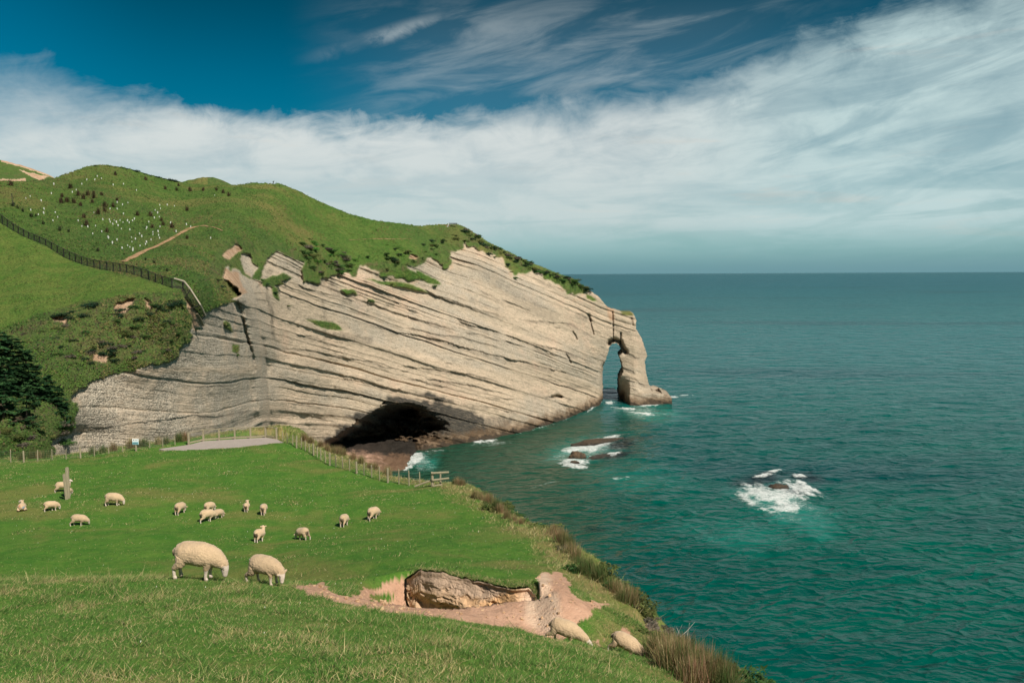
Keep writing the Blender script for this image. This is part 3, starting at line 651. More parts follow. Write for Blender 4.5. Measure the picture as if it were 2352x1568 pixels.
# ------------------------------------------------------------------ NEAR GROUND (foreground knoll and sheep paddock)
E_edge = [(1000, 1104, 57), (1040, 1105, 54), (1100, 1140, 47), (1160, 1175, 43), (1200, 1200, 39.5), (1270, 1225, 34.5), (1330, 1285, 27.5), (1395, 1330, 24), (1440, 1375, 21.5), (1480, 1425, 19.8), (1510, 1475, 17.5), (1560, 1510, 15), (1640, 1555, 12.3), (1700, 1620, 10.5)]
E_far = [(40, 1050, 76), (180, 1040, 78), (320, 1018, 79), (430, 1005, 80), (560, 985, 81), (640, 975, 81), (665, 990, 79), (700, 1010, 75), (760, 1035, 69.5), (830, 1065, 63), (900, 1092, 59), (960, 1106, 57)]
near_c = E_edge+E_far+[(0, 1062, 70), (150, 1052, 72), (310, 1032, 74), (430, 1019, 76), (640, 1006, 78), (370, 1034, 71), (655, 1021, 72), (700, 1032, 71), (880, 1100, 57), (990, 1118, 53),
 (50, 1167, 47), (263, 1160, 46), (430, 1182, 45), (606, 1182, 44), (695, 1239, 38.5), (790, 1208, 42), (860, 1191, 43), (300, 1250, 37), (0, 1240, 38), (600, 1310, 29), (900, 1290, 27), (1000, 1250, 31), (1100, 1220, 36), (1200, 1280, 28), (1300, 1310, 24),
 (0, 1568, 7.4), (300, 1568, 7.3), (600, 1568, 7.3), (900, 1568, 7.3), (1176, 1568, 7.6), (1400, 1568, 8.6), (0, 1430, 11.2), (400, 1430, 11.2), (800, 1440, 10.8), (1100, 1470, 10.0),
 (0, 1332, 17), (200, 1328, 17.3), (460, 1333, 16.5), (620, 1346, 16.3), (760, 1362, 15.5), (850, 1388, 14.2), (1000, 1417, 12.6), (1160, 1432, 12.3), (1270, 1474, 11.6), (1350, 1524, 10.6),
 (967, 1309, 21), (1014, 1315, 20.6), (1094, 1337, 20), (1181, 1352, 19.4), (1240, 1330, 19.3), (1304, 1367, 18.4), (1353, 1385, 18), (1305, 1478, 16.6), (1445, 1508, 17.2), (1400, 1450, 18.2), (850, 1340, 20), (740, 1339, 19)]
near_w = [tuple(p) for p in at(np.array([c[0] for c in near_c]), np.array([c[1] for c in near_c]), np.array([c[2] for c in near_c]))]
near_w += [(-12, 24, 50.3), (-8, 24, 50.3), (-5, 25, 50.2), (-16, 24, 50.3), (-10, 28, 48.85), (-16, 28, 48.85), (0, 0, 58.4), (-8, 0, 58.5), (6, 0, 57.9), (-14, 6, 56.7), (-30, 20, 52.0), (-60, 40, 47), (-70, 70, 43.8), (-75, 95, 42), (-50, 90, 43), (-3, -6, 59.6), (9, 4, 55), (-40, 5, 57.5)]
near_w = np.array(near_w)
Ts = tps_fit(near_w[:, :2]/25, near_w[:, 2], 2e-3)
edge_w = at(np.array([c[0] for c in E_edge]), np.array([c[1] for c in E_edge]), np.array([c[2] for c in E_edge]))[:, :2]
far_w = at(np.array([c[0] for c in E_far]), np.array([c[1] for c in E_far]), np.array([c[2] for c in E_far]))[:, :2]
plat = np.array(list(map(tuple, edge_w))+[(9.5, 4), (10, -12), (-130, -12), (-130, 80), (-66, 79)]+list(map(tuple, far_w)))
rimline = np.array([(10, -12), (9.5, 4)]+list(map(tuple, edge_w[::-1]))+list(map(tuple, far_w[::-1])))
btop = [(934, 1326, 21.6), (967, 1309, 21.0), (1014, 1315, 20.6), (1054, 1327, 20.3), (1094, 1337, 20.0), (1140, 1346, 19.7), (1181, 1351, 19.4), (1212, 1347, 19.3), (1228, 1364, 19.1), (1242, 1415, 18.65)]
bbas = [(934, 1336, 21.2), (964, 1412, 20.4), (1014, 1421, 20.0), (1054, 1422, 19.7), (1094, 1424, 19.4), (1140, 1428, 19.1), (1181, 1438, 18.8), (1212, 1446, 18.6), (1232, 1450, 18.4), (1246, 1453, 18.2)]
btw = at(*np.array(btop, float).T); bbw = at(*np.array(bbas, float).T)
bh = np.maximum(0, btw[:, 2]-bbw[:, 2])
def onz(px, py, z):
    d = ray(px, py); return CAM+d*((z-CAMZ)/d[2])
outl = [(365, 1030.5), (391, 1037.5), (404, 1036.5), (520, 1029), (660.5, 1020), (635, 1008), (610, 1004), (539, 1008), (466.8, 1012.5), (433, 1021)]
dz = float(at(503, 1014, 77)[2]); deckP = np.array([onz(a, b, dz)[:2] for a, b in outl])
def near_z(x, y, noise=True):
    x = np.asarray(x, float); y = np.asarray(y, float); sh = x.shape; x = x.ravel(); y = y.ravel()
    z = Ts(np.stack([x, y], 1)/25)
    # hollow in front of the earth bank
    line = btw[:, :2]+np.array([0.05, .34]); d, par = dseg(x, y, line)
    i = np.clip(par.astype(int), 0, len(bh)-2); hh = bh[i]*(1-(par-i))+bh[i+1]*(par-i)
    yl = np.interp(x, line[:, 0], line[:, 1]); front = y < yl
    xin = sst(line[0, 0]-1.2, line[1, 0], x)*sst(line[-1, 0]+.45, line[-2, 0]-.1, x)
    z = z-np.where(front, hh*(1.7*sst(6.5, 1.4, d))*xin, 0)
    wxr = x+.75*fbm(x/2.4, y/2.4, 3, 106); wyr = y+.75*fbm(x/2.4+7, y/2.4, 3, 107)
    o = ~inpoly(wxr, wyr, plat); de, _ = dseg(wxr, wyr, rimline); dd = np.where(o, de, 0)
    z = z-.45*dd-1.5*np.maximum(0, dd-1.2)
    z = np.maximum(z, -3)
    if noise:
        z = z+.10*fbm(x/2.6, y/2.6, 3, 101)+.035*fbm(x/.55, y/.55, 3, 102)+.1*fbm(x/7, y/7, 2, 103)+np.where(o, .5*fbm(x/2, y/2, 3, 104)*sst(0, 3, dd), 0)
    z = np.where(inpoly(x, y, deckP), np.minimum(z, dz-.15), z)
    dk_, _ = dseg(x, y, deckP, True); z = np.where((dk_ < 1.5), np.minimum(z, dz-.15+.25*sst(.3, 1.5, dk_)), z)
    return z.reshape(sh)
def near_hit(px, py):
    """first meeting of the line of sight with the near ground"""
    px = np.atleast_1d(np.asarray(px, float)); py = np.atleast_1d(np.asarray(py, float)); d = ray(px, py); d = d/d[:, 1:2]
    Ys = np.exp(np.linspace(math.log(4), math.log(110), 260))
    P = CAM+d[:, None]*Ys[None, :, None]
    g = P[..., 2]-near_z(P[..., 0], P[..., 1]); below = g < 0
    i = np.clip(np.argmax(below, 1), 1, len(Ys)-1); r = np.arange(len(px))
    g0, g1 = g[r, i-1], g[r, i]; f_ = np.clip(g0/(g0-g1+1e-9), 0, 1)
    Yv = Ys[i-1]*(1-f_)+Ys[i]*f_; Yv = np.where(below.any(1), Yv, 60)
    return CAM+d*Yv[:, None]
sl = (np.arange(-1300, 1960, 3.2)-CX)/F
yr = np.exp(np.linspace(math.log(1.2), math.log(112), 640))
SL, YR = np.meshgrid(sl, yr); NX = SL*YR
NZ = near_z(NX, YR); log('near ground')
soilP = [(676, 1350), (739, 1335), (762, 1351), (795, 1360), (830, 1350), (880, 1338), (939, 1320), (967, 1306), (985, 1330), (1014, 1326), (1094, 1348), (1181, 1362), (1220, 1358), (1234, 1345), (1236, 1316), (1262, 1318), (1296, 1306), (1308, 1345), (1318, 1372), (1353, 1381), (1395, 1388), (1360, 1402), (1330, 1432), (1285, 1475), (1160, 1462), (1130, 1450), (982, 1436), (889, 1410), (829, 1390), (704, 1368)]
spx, spy = proj(np.stack([NX, YR, NZ], -1))
nw1 = fbm(NX/.5, YR/.5, 3, 111); nw2 = fbm(NX/.5+9, YR/.5, 3, 112)
nb = (YR > 12.9) & (YR < 23.5)
soilm = (inpoly(spx+nw1*16, spy+nw2*8, soilP) & nb).astype(float)
for q in ([(1403, 1452), (1430, 1440), (1448, 1450), (1425, 1462)], [(1365, 1470), (1385, 1463), (1382, 1480)], [(1480, 1430), (1495, 1440), (1498, 1470), (1490, 1455)]):
    soilm = np.maximum(soilm, (inpoly(spx+nw1*14, spy+nw2*10, q) & (YR < 22)).astype(float))
for cx_, cy_, rx, ry in ((792, 1352, 38, 17), (876, 1371, 30, 9), (850, 1345, 20, 7), (1388, 1398, 9, 5)):
    soilm *= 1-((((spx+nw1*14-cx_)/rx)**2+((spy+nw2*7-cy_)/ry)**2) < 1)*1.0
de, _ = dseg(NX, YR, rimline)
inside = inpoly(NX, YR, plat)
dry = sst(2.2, .2, de+nw1*.8)*inside*(YR > 8)*sst(-.6, .3, fbm(NX/1.5, YR/1.5, 3, 114))+(~inside)*.45
dry = np.clip(dry+.4*sst(.15, .5, fbm(NX/1.1, YR/1.1, 4, 113))*(YR < 19), 0, 1)
pale = blur((inpoly(spx+nw1*14, spy+nw2*8, [(1205, 1420), (1222, 1345), (1240, 1316), (1262, 1322), (1290, 1400), (1300, 1440), (1262, 1462)]) & nb).astype(float), 4)  # strong sunlight on the soil slope, painted in as a paler patch
nmask = np.stack([soilm, dry, pale], -1)
r_, c_ = NX.shape; idd = np.arange(r_*c_).reshape(r_, c_)
q = np.stack([idd[:-1, :-1], idd[:-1, 1:], idd[1:, 1:], idd[1:, :-1]], -1)
keep = (np.maximum(NZ[:-1, :-1], NZ[1:, 1:]) > -2.9)
me = mesh_np('ground', np.stack([NX, YR, NZ], -1).reshape(-1, 3), q[keep], attrs={'mask': nmask.reshape(-1, 3)}, mats=[M['pasture']])
link('ground', me, kind='structure', label='green sheep pasture on a clifftop with a bare eroded hollow')
def samp_near(A, x, y):
    """look up a near-ground grid field at world x,y"""
    u = np.clip((x/y-sl[0])/(sl[1]-sl[0]), 0, len(sl)-1.01).astype(int); v = np.clip((np.log(y)-math.log(1.2))/(math.log(112/1.2))*(len(yr)-1), 0, len(yr)-1.01).astype(int)
    return A[v, u]
# earth bank
nu, nv_ = 560, 90
uu = np.linspace(0, 1, nu); tb = np.linspace(0, 1, len(btop))
TW = np.stack([np.interp(uu, tb, btw[:, i]) for i in range(3)], 1); BW = np.stack([np.interp(uu, tb, bbw[:, i]) for i in range(3)], 1)
TW[:, 2] += .06*fbm(uu*14, 0*uu, 2, 133)+.02; TW[:, 1] += .16*fbm(uu*7, 0*uu+3, 2, 134)
BW[:, 2] -= .5
vv = np.linspace(0, 1, nv_)
UU, VVb = np.meshgrid(uu, vv, indexing='ij')
PB = TW[:, None]*(1-VVb[..., None])+BW[:, None]*VVb[..., None]
arc = UU*9.5; hgt = np.linalg.norm(TW-BW, axis=1)[:, None]
bz = VVb*hgt
env = np.sin(np.pi*np.clip(VVb, 0, 1))**.5
arc = np.concatenate([[0], np.cumsum(np.linalg.norm(np.diff(TW, axis=0), axis=1))])[:, None]+0*UU
wa_ = arc+.25*fbm(arc/.6, bz/.3, 3, 124); wb_ = bz+.18*fbm(arc/.5+4, bz/.3, 3, 127)
dsp = .24*fbm(wa_/.9, wb_/.34, 5, 121)+.12*np.abs(fbm(wa_/.5, wb_/.26, 4, 122))-.09*np.abs(fbm(wa_/.22, wb_/.13, 3, 123))+.25*fbm(arc/1.8, bz*.3, 2, 125)+.10*fbm(arc/1.3+3, bz/.13, 3, 126)
env = env*(1-.35*sst(.5, .7, UU)); und = np.exp(-((VVb-.56)/.1)**2)*sst(.05, .13, UU)*sst(.36, .26, UU)*.34+np.exp(-((VVb-.88)/.07)**2)*sst(.12, .18, UU)*sst(.42, .36, UU)*.3
lipb = np.exp(-(VVb/.06)**2)*.10
outd = np.array([.15, -1, 0])/1.01
PB += outd*((dsp*env-und+lipb+.12*sst(.55, .75, VVb)*env)*np.minimum(1, hgt/.5))[..., None]
idd = np.arange(nu*nv_).reshape(nu, nv_)
q = np.stack([idd[:-1, :-1], idd[:-1, 1:], idd[1:, 1:], idd[1:, :-1]], -1).reshape(-1, 4)
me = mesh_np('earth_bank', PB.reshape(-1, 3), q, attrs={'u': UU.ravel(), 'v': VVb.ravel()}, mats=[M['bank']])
lp_ = TW[:, None]+np.array([.05, 1., 0])[None, None]*(np.linspace(-.05, 1.0, 14)[None, :]*sst(1.0, .8, uu)[:, None])[..., None]
lz_ = near_z(lp_[..., 0], lp_[..., 1]); fb_ = near_z(lp_[..., -1, 0], lp_[..., -1, 1])[:, None]; ww_ = np.linspace(0, 1, 14)[None]
lp_[..., 2] = np.where(ww_ > .7, np.maximum(lz_, TW[:, 2:3]*(1-ww_)+fb_*ww_)+.01, (TW[:, 2:3]*(1-ww_)+fb_*ww_))+.02*fbm(lp_[..., 0]/.2, lp_[..., 1]/.2, 2, 131)+.03*(1-ww_)
lp_[:, -1, 2] -= .08
i2 = np.arange(nu*14).reshape(nu, 14); q2 = np.stack([i2[:-1, :-1], i2[1:, :-1], i2[1:, 1:], i2[:-1, 1:]], -1).reshape(-1, 4)
link('turf_edge', mesh_np('turf_edge', lp_.reshape(-1, 3), q2, attrs={'mask': np.stack([0*ww_+0*lz_, .35*(1-ww_)+0*lz_, 0*lz_], -1).reshape(-1, 3)}, mats=[M['pasture']]), kind='structure', label='overhanging edge of turf along the top of the bare bank')
link('earth_bank', me, kind='structure', label='crumbling bare earth bank where the turf has slipped')

# ------------------------------------------------------------------ SEA
dep = np.concatenate([np.array([.6, .9, 1.3, 1.8, 2.4, 3.1, 4, 5, 6, 7.2]), np.arange(8.5, 1250, 1.55)])
scol = (np.arange(-250, 2800, 2.7)-CX)/F
SC, DP = np.meshgrid(scol, dep); SY = CAMZ*F/DP; SX = SC*SY
sp = np.stack([SX, SY, 0*SX], -1); spx, spy = proj(sp)
spc = SY**2*1.55/(F*CAMZ)*1.2
wr = np.random.default_rng(5); wz = np.zeros_like(SX)
for i in range(46):
    lam = 2.2*1.085**i if i < 30 else 6*1.09**(i-30); th = math.radians(-78+wr.normal(0, 24)); k_ = 2*math.pi/lam
    a = .0085*lam**.85*(.45 if lam > 8 else .8)*(.6+.8*wr.random())
    env = .65+.35*vn(SX/(lam*6)+i*3, SY/(lam*4), 300+i)
    ph = k_*(SX*math.cos(th)+SY*math.sin(th))+wr.random()*7+1.2*vn(SX/(lam*3), SY/(lam*3), 340+i)
    wz += a*env*sst(1.0, 3.0, lam/spc)*np.sin(ph)
wz *= sst(1000, 260, SY)
def ell(cx, cy, rx, ry, ang=0, soft=.6, w=.35, seed=0, ns=1.0):
    """foam patch around a place on the water, ragged edge"""
    c, s_ = math.cos(math.radians(ang)), math.sin(math.radians(ang))
    x = spx-cx; y = spy-cy; u = (x*c+y*s_)/rx; v = (-x*s_+y*c)/ry
    d = np.sqrt(u*u+v*v)+w*fbm(u*3*ns+seed, v*3*ns, 4, 131+seed)
    return 1-sst(1-soft, 1.0, d)
m_ = (spx > 560) & (spx < 2500)
foam = np.zeros_like(SX); turq = np.zeros_like(SX); reef = np.zeros_like(SX)
for a in ((1362, 1024, 88, 17, -15, .6, .5, 1), (1316, 1064, 44, 12, 0, .6, .5, 2), (1395, 1007, 40, 6, -17, .6, .5, 3), (1405, 1043, 26, 5, -12, .6, .6, 4), (1330, 1072, 24, 4, 0, .6, .6, 5),
          (1768, 1140, 100, 30, 8, .65, .6, 6), (1838, 1120, 54, 20, 20, .6, .5, 7), (1800, 1165, 70, 17, 0, .8, .6, 8), (1720, 1115, 34, 8, 10, .7, .6, 9), (1838, 1093, 22, 6, 8, .6, .5, 10), (1755, 1092, 34, 5, -10, .7, .7, 11), (1778, 1082, 30, 4, -8, .7, .7, 12),
          (950, 1054, 26, 20, -20, .5, .5, 13), (935, 1075, 16, 6, -20, .6, .5, 14), (1098, 1015, 16, 7, 0, .5, .4, 15), (1122, 1013, 26, 4, -8, .6, .5, 16), (1490, 930, 32, 5, -6, .6, .5, 17), (1525, 922, 26, 4, -25, .6, .5, 18), (1548, 912, 14, 3, 0, .6, .4, 19), (1365, 935, 28, 2.6, -33, .6, .5, 20), (1440, 938, 50, 3.5, 4, .8, .7, 21), (1480, 950, 46, 3.5, 4, .8, .8, 22), (1400, 925, 12, 5, 0, .7, .7, 23),
          (1000, 1035, 40, 3, -5, .9, .7, 24), (1230, 985, 60, 2.5, -14, .8, .8, 25), (1250, 1112, 55, 3, -18, .9, .9, 26), (1430, 1098, 45, 4, -8, .9, .9, 27), (1300, 962, 30, 2, -28, .8, .8, 28), (1570, 908, 22, 2, 0, .8, .8, 29)):
    foam = np.maximum(foam, ell(*a[:5], soft=a[5], w=a[6], seed=a[7])*(.55 if a[7] in (24, 25, 26, 27, 28) else 1))
for a in ((1330, 1035, 130, 38, -10), (1800, 1165, 150, 55, 15), (1865, 1200, 90, 40, 25), (1500, 950, 110, 34, 8), (970, 1060, 60, 30, 0), (1700, 1230, 190, 60, 10), (1450, 1100, 200, 60, 0)):
    turq = np.maximum(turq, ell(*a, soft=.95, w=.4, seed=int(a[0]))*(.9 if a[2] < 160 else .45))
for a in ((1430, 1018, 70, 18, -10), (1420, 1045, 60, 12, -12), (1860, 1095, 70, 16, 8), (1745, 1100, 90, 22, -8), (1445, 1192, 32, 7, 5), (1370, 1215, 40, 10, 0), (1815, 1128, 60, 10, 10), (1410, 905, 26, 14, 0)):
    reef = np.maximum(reef, ell(*a, soft=.9, w=.5, seed=int(a[0])+50)*(.55 if a[0] in (1370, 1445) else .95))
for a, q in (((1360, 1032, 135, 34, -12), 71), ((1790, 1150, 160, 54, 10), 72), ((1475, 946, 95, 22, 5), 73), ((965, 1060, 60, 34, 0), 74), ((1130, 1018, 70, 7, -6), 75)):
    foam = np.maximum(foam, .47*ell(*a, soft=.9, w=.5, seed=q))
green = sst(1560, 1250, spx+(spy-1000)*.25+60*fbm(spx/120, spy/60, 3, 151))*sst(930, 990, spy)
foam[~m_] = 0
wz += foam*.35*(.5+.5*fbm(SX/1.5, SY/1.5, 3, 160))
def sea_mat():
    m, t, out = mat('sea_water'); p = pos(t)
    k = t.attr('mask'); sep = t.new('ShaderNodeSeparateColor'); t.l.new(k.outputs['Color'], sep.inputs[0])
    foam, tq, reef = sep.outputs[0], sep.outputs[1], sep.outputs[2]
    grn = t.attr('green').outputs['Fac']
    sx = t.new('ShaderNodeSeparateXYZ'); t.l.new(p, sx.inputs[0]); yy = sx.outputs[1]
    lg = t.math('LOGARITHM', t.math('MAXIMUM', yy, 20.), 10.)
    a1 = t.noise(t.scale(p, (.5, 1, 1)), .018, 4, .6); a2 = t.noise(t.scale(p, (.35, 1, 1)), .09, 4, .6)
    near = t.mix(t.rng(a1, .35, .65), (.0, .075, .052), (.0, .055, .042))
    c = t.mix(t.rng(lg, 2.25, 2.95), near, (.0, .098, .1)); c = t.mix(t.rng(lg, 2.9, 3.7), c, (.01, .1, .125))
    c = t.mix(t.rng(a2, .5, .7, 0, .35), c, (.0, .03, .034)); c = t.mix(t.rng(t.noise(t.scale(p, (.3, 1, 1)), .006, 4, .6), .5, .65, 0, .5), c, (.0, .03, .04))
    c = t.mix(grn, c, (.01, .055, .033))
    c = t.mix(tq, c, (.012, .16, .125)); c = t.mix(reef, c, (.006, .014, .016))
    # waves: sharp little crests riding on longer swell
    def ridge(n): return t.math('POWER', t.math('SUBTRACT', 1.0, t.math('ABSOLUTE', t.math('SUBTRACT', t.math('MULTIPLY', n, 2.), 1.))), 2.2)
    f1 = ridge(t.noise(t.scale(p, (.6, 1, 1)), .19, 2, .5, .5)); f1b = ridge(t.noise(t.scale(p, (.7, 1.1, 1)), .33, 2, .5, .4)); f0 = t.noise(t.scale(p, (.6, 1, 1)), 1.3, 4, .6, .3); f2 = t.noise(t.scale(p, (.6, 1, 1)), .045, 3, .55, .4)
    f3 = ridge(t.noise(t.scale(p, (.5, 1, 1)), .06, 2, .5, .4)); far = t.rng(lg, 2.25, 2.9)
    hgt = t.math('ADD', t.math('MULTIPLY', f1, .62), t.math('ADD', t.math('MULTIPLY', f1b, .2), t.math('ADD', t.math('MULTIPLY', f0, .16), t.math('ADD', t.math('MULTIPLY', f2, .8), t.math('MULTIPLY', t.math('MULTIPLY', f3, far), 2.6)))))
    nrm = t.bump(hgt, 1.0, 1.0)
    w = principled(t, None, c, t.rng(lg, 2.3, 3.6, .16, .35), nrm, .32, IOR=1.33)
    fo = t.noise(t.scale(p, (.6, 1, 1)), .6, 7, .78, 1.4); fo2 = t.noise(p, 2.6, 4, .7)
    fm = t.rng(t.math('ADD', foam, t.math('MULTIPLY', t.math('SUBTRACT', t.math('ADD', fo, t.math('MULTIPLY', fo2, .7)), .85), 2.6)), .25, 1.35)
    fb = principled(t, None, (.74, .76, .74), .9, t.bump(t.math('ADD', fo, fo2), .8, .5), .2)
    mx = t.new('ShaderNodeMixShader'); t.put(mx.inputs[0], t.math('MULTIPLY', fm, t.rng(foam, .02, .35))); t.l.new(w.outputs[0], mx.inputs[1]); t.l.new(fb.outputs[0], mx.inputs[2]); t.l.new(mx.outputs[0], out.inputs[0])
    return m
M['sea'] = sea_mat()
r_, c_ = SX.shape; idd = np.arange(r_*c_).reshape(r_, c_)
q = np.stack([idd[:-1, :-1], idd[1:, :-1], idd[1:, 1:], idd[:-1, 1:]], -1).reshape(-1, 4)
me = mesh_np('sea', np.stack([SX, SY, wz], -1).reshape(-1, 3), q, attrs={'mask': np.stack([foam, turq, reef], -1).reshape(-1, 3), 'green': green.ravel()}, mats=[M['sea']])
link('sea', me, kind='structure', label='teal green sea with white foam around the rocks')
log('sea', SX.size)

# ------------------------------------------------------------------ shore rock below the cave, offshore rocks
def rock_patch(name, corners, zfn, nu, nv_, mname, **props):
    """a slab of rock given by four image corners with heights; returns a closed-ish relief"""
    (a, b, c, d) = [np.array(q, float) for q in corners]
    u, v = np.meshgrid(np.linspace(0, 1, nu), np.linspace(0, 1, nv_), indexing='ij')
    P = (a*(1-u)[..., None]+b*u[..., None])*(1-v)[..., None]+(d*(1-u)[..., None]+c*u[..., None])*v[..., None]
    P[..., 2] += zfn(u, v, P)
    idd = np.arange(nu*nv_).reshape(nu, nv_)
    q = np.stack([idd[:-1, :-1], idd[1:, :-1], idd[1:, 1:], idd[:-1, 1:]], -1).reshape(-1, 4)
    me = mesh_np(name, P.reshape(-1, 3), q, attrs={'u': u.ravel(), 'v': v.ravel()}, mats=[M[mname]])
    return link(name, me, **props)
def shz(u, v, P):
    return 1.1*fbm(P[..., 0]/5, P[..., 1]/5, 4, 201)+.6*np.abs(fbm(P[..., 0]/1.6, P[..., 1]/1.6, 3, 202))*sst(.2, .8, u)-6*sst(.88, 1.0, u)-3*sst(.8, 1.0, v)-3.0*sst(.12, 0, v)*0
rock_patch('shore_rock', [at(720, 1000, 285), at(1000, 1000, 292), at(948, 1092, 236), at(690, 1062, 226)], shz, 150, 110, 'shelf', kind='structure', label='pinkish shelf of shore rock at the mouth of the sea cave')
def boulder(name, px, py, w, hgt, dpt, rot, label, seed, group=None, flat=.4, sub=5):
    """one rock standing in the water at image point px,py: width/height/depth in metres"""
    d = ray(px, py); P = CAM+d*(-CAMZ/d[2])
    n1, n2 = 60, 34
    th, ph = np.meshgrid(np.linspace(0, 2*np.pi, n1, endpoint=False), np.linspace(0, np.pi, n2), indexing='ij')
    x = np.cos(th)*np.sin(ph); y = np.sin(th)*np.sin(ph); z = np.cos(ph)
    r = 1+.28*fbm(x*1.6+seed, y*1.6+z*1.3, 4, 211+seed)+.12*fbm(x*5+z*4, y*5-z*3+seed, 3, 212+seed)+.16*np.round(fbm(z*3+x*.8, y*1.2+seed, 2, 213)*3)/3
    V = np.stack([x*r*w/2, y*r*dpt/2, np.where(z > 0, np.abs(z)**.8*np.sign(z), z)*r*hgt], -1).reshape(-1, 3)
    idd = np.arange(n1*n2).reshape(n1, n2); nx_ = np.roll(idd, -1, 0)
    q = np.stack([idd[:, :-1], idd[:, 1:], nx_[:, 1:], nx_[:, :-1]], -1).reshape(-1, 4)
    me = mesh_np(name, V, q, mats=[M['rock']])
    return thing(name, label, 'rock', (P[0], P[1], -.25), (0, 0, rot), group, me)
G_R = 'rocks standing in the sea'
boulder('sea_rock', 1326, 1053, 5.6, 2.7, 4, .3, 'brown blocky rock in surf at the left end of the reef below the cliff', 1, G_R)
boulder('sea_rock', 1320, 1064, 3.2, .9, 2.2, -.4, 'small low dark rock in front of the brown blocky one in surf', 2, G_R)
boulder('sea_rock', 1366, 1016, 24, .95, 7, .62, 'long low dark reef rock with white water along its near side, closest to the cliff', 3, G_R)
boulder('sea_rock', 1376, 1048, 11, .5, 5, .8, 'low dark wet ledge just right of the brown blocky rock', 4, G_R)
boulder('sea_rock', 1786, 1119, 5.6, 1.2, 4.5, .5, 'lone brown rock in the foam patch far out to the right', 5, G_R)
boulder('sea_rock', 1762, 1089, 6.0, .35, 6, .6, 'barely breaking dark rock ringed by foam, behind the lone brown rock', 6, G_R)
boulder('sea_rock', 1515, 914, 9.5, 4.0, 11, -.3, 'brown pointed rock at the foot of the arch pillar', 7, G_R)

# ------------------------------------------------------------------ plants
def cards(centers, size, rs, up=.0, elong=1.5):
    n = len(centers)
    a = rs.normal(size=(n, 3)); a[:, 2] += up; a /= np.linalg.norm(a, axis=1, keepdims=True)
    b = np.cross(a, rs.normal(size=(n, 3))); b /= np.linalg.norm(b, axis=1, keepdims=True)
    s = (np.asarray(size)*(.6+.8*rs.random(n)))[:, None]
    a = a*s*elong; b = b*s
    V = np.stack([centers-a, centers-b*.6, centers+a, centers+b*.6], 1).reshape(-1, 3)
    return V, np.arange(n*4).reshape(n, 4)
def pal(cols, n, rs, jit_=.25, k=None):
    cols = np.array(cols); i = rs.integers(0, len(cols), n) if k is None else k
    return np.clip(cols[i]*(1+jit_*rs.normal(size=(n, 1))), .004, .9)
def bush_mesh(name, seed, w=1., hgt=.8, n=420, leaf=.09, cols=((.03, .07, .015),), lobes=7, sub_trunk=True):
    rs = np.random.default_rng(seed)
    lc = np.stack([rs.normal(0, .3*w, lobes), rs.normal(0, .3*w, lobes), hgt*(.12+.42*rs.random(lobes))], 1); lr = (.2+.2*rs.random(lobes))*w
    k = rs.integers(0, lobes, n); d = rs.normal(size=(n, 3)); d /= np.linalg.norm(d, axis=1, keepdims=True)
    c = lc[k]+d*(lr[k]*(.55+.5*rs.random(n)))[:, None]*np.array([1, 1, .75]); c[:, 2] = np.maximum(c[:, 2], .03)
    V, Fq = cards(c, leaf, rs, .3)
    ci = rs.integers(0, len(cols), lobes)[k]; col = np.repeat(pal(cols, n, rs, .2, ci), 4, 0)
    return mesh_np(name, V, Fq, col=col, smooth=False, mats=[M['leaf']])
def stem_mesh(name, w, hgt, seed):
    rs = np.random.default_rng(seed); mb = MB()
    for i in range(5):
        a = rs.random()*6.3; r = .3*w*rs.random()
        mb.tube([(0, 0, -.15), (.4*r*math.cos(a), .4*r*math.sin(a), .3*hgt), (r*math.cos(a), r*math.sin(a), .6*hgt)], [.05*w, .03*w, .012*w], 5)
    return mb.mesh(name, M['bark'])
def fan_mesh(name, seed, n, length, width, spread, cols, droop=.35, jit_=.2, base=.08):
    """spiky plant: long blades from a common base"""
    rs = np.random.default_rng(seed)
    az = rs.random(n)*2*np.pi; el = np.pi/2-np.abs(rs.normal(0, spread, n)); L = length*(.55+.55*rs.random(n))
    dr = np.stack([np.cos(az)*np.cos(el), np.sin(az)*np.cos(el), np.sin(el)], 1); sd = np.stack([-np.sin(az), np.cos(az), 0*az], 1)
    b0 = np.stack([rs.normal(0, base, n), rs.normal(0, base, n), -.03+0*az], 1)
    m1 = b0+dr*(L*.55)[:, None]; tip = b0+dr*L[:, None]; tip[:, 2] -= droop*L*np.cos(el); w_ = width*(.6+.7*rs.random(n))[:, None]
    V = np.stack([b0-sd*w_*.5, b0+sd*w_*.5, m1+sd*w_*.45, m1-sd*w_*.45, tip], 1).reshape(-1, 3)
    i = np.arange(n)[:, None]*5
    col = np.repeat(pal(cols, n, rs, jit_), 5, 0)
    return mesh_np(name, V, [np.concatenate([i, i+1, i+2, i+3], 1), np.concatenate([i+3, i+2, i+4], 1)], col=col, smooth=False, mats=[M['blade']])
GREEN = ((.055, .12, .028), (.075, .14, .03), (.04, .09, .024)); DARKG = ((.014, .04, .018), (.02, .052, .022), (.03, .055, .02))
GREY = ((.12, .1, .075), (.08, .075, .055), (.15, .125, .095), (.075, .085, .045)); OLIVE = ((.095, .12, .032), (.14, .135, .045), (.07, .105, .028)); BRIGHT = ((.07, .2, .028), (.055, .16, .025))
bush_kinds = {}
for kname, cols in (('green', GREEN), ('dark', DARKG), ('grey', GREY), ('olive', OLIVE), ('bright', BRIGHT)):
    bush_kinds[kname] = [(bush_mesh('foliage', 400+10*i+len(kname), 1, .7, 480, .062, cols, 11), stem_mesh('stem', 1, .8, i)) for i in range(2)]
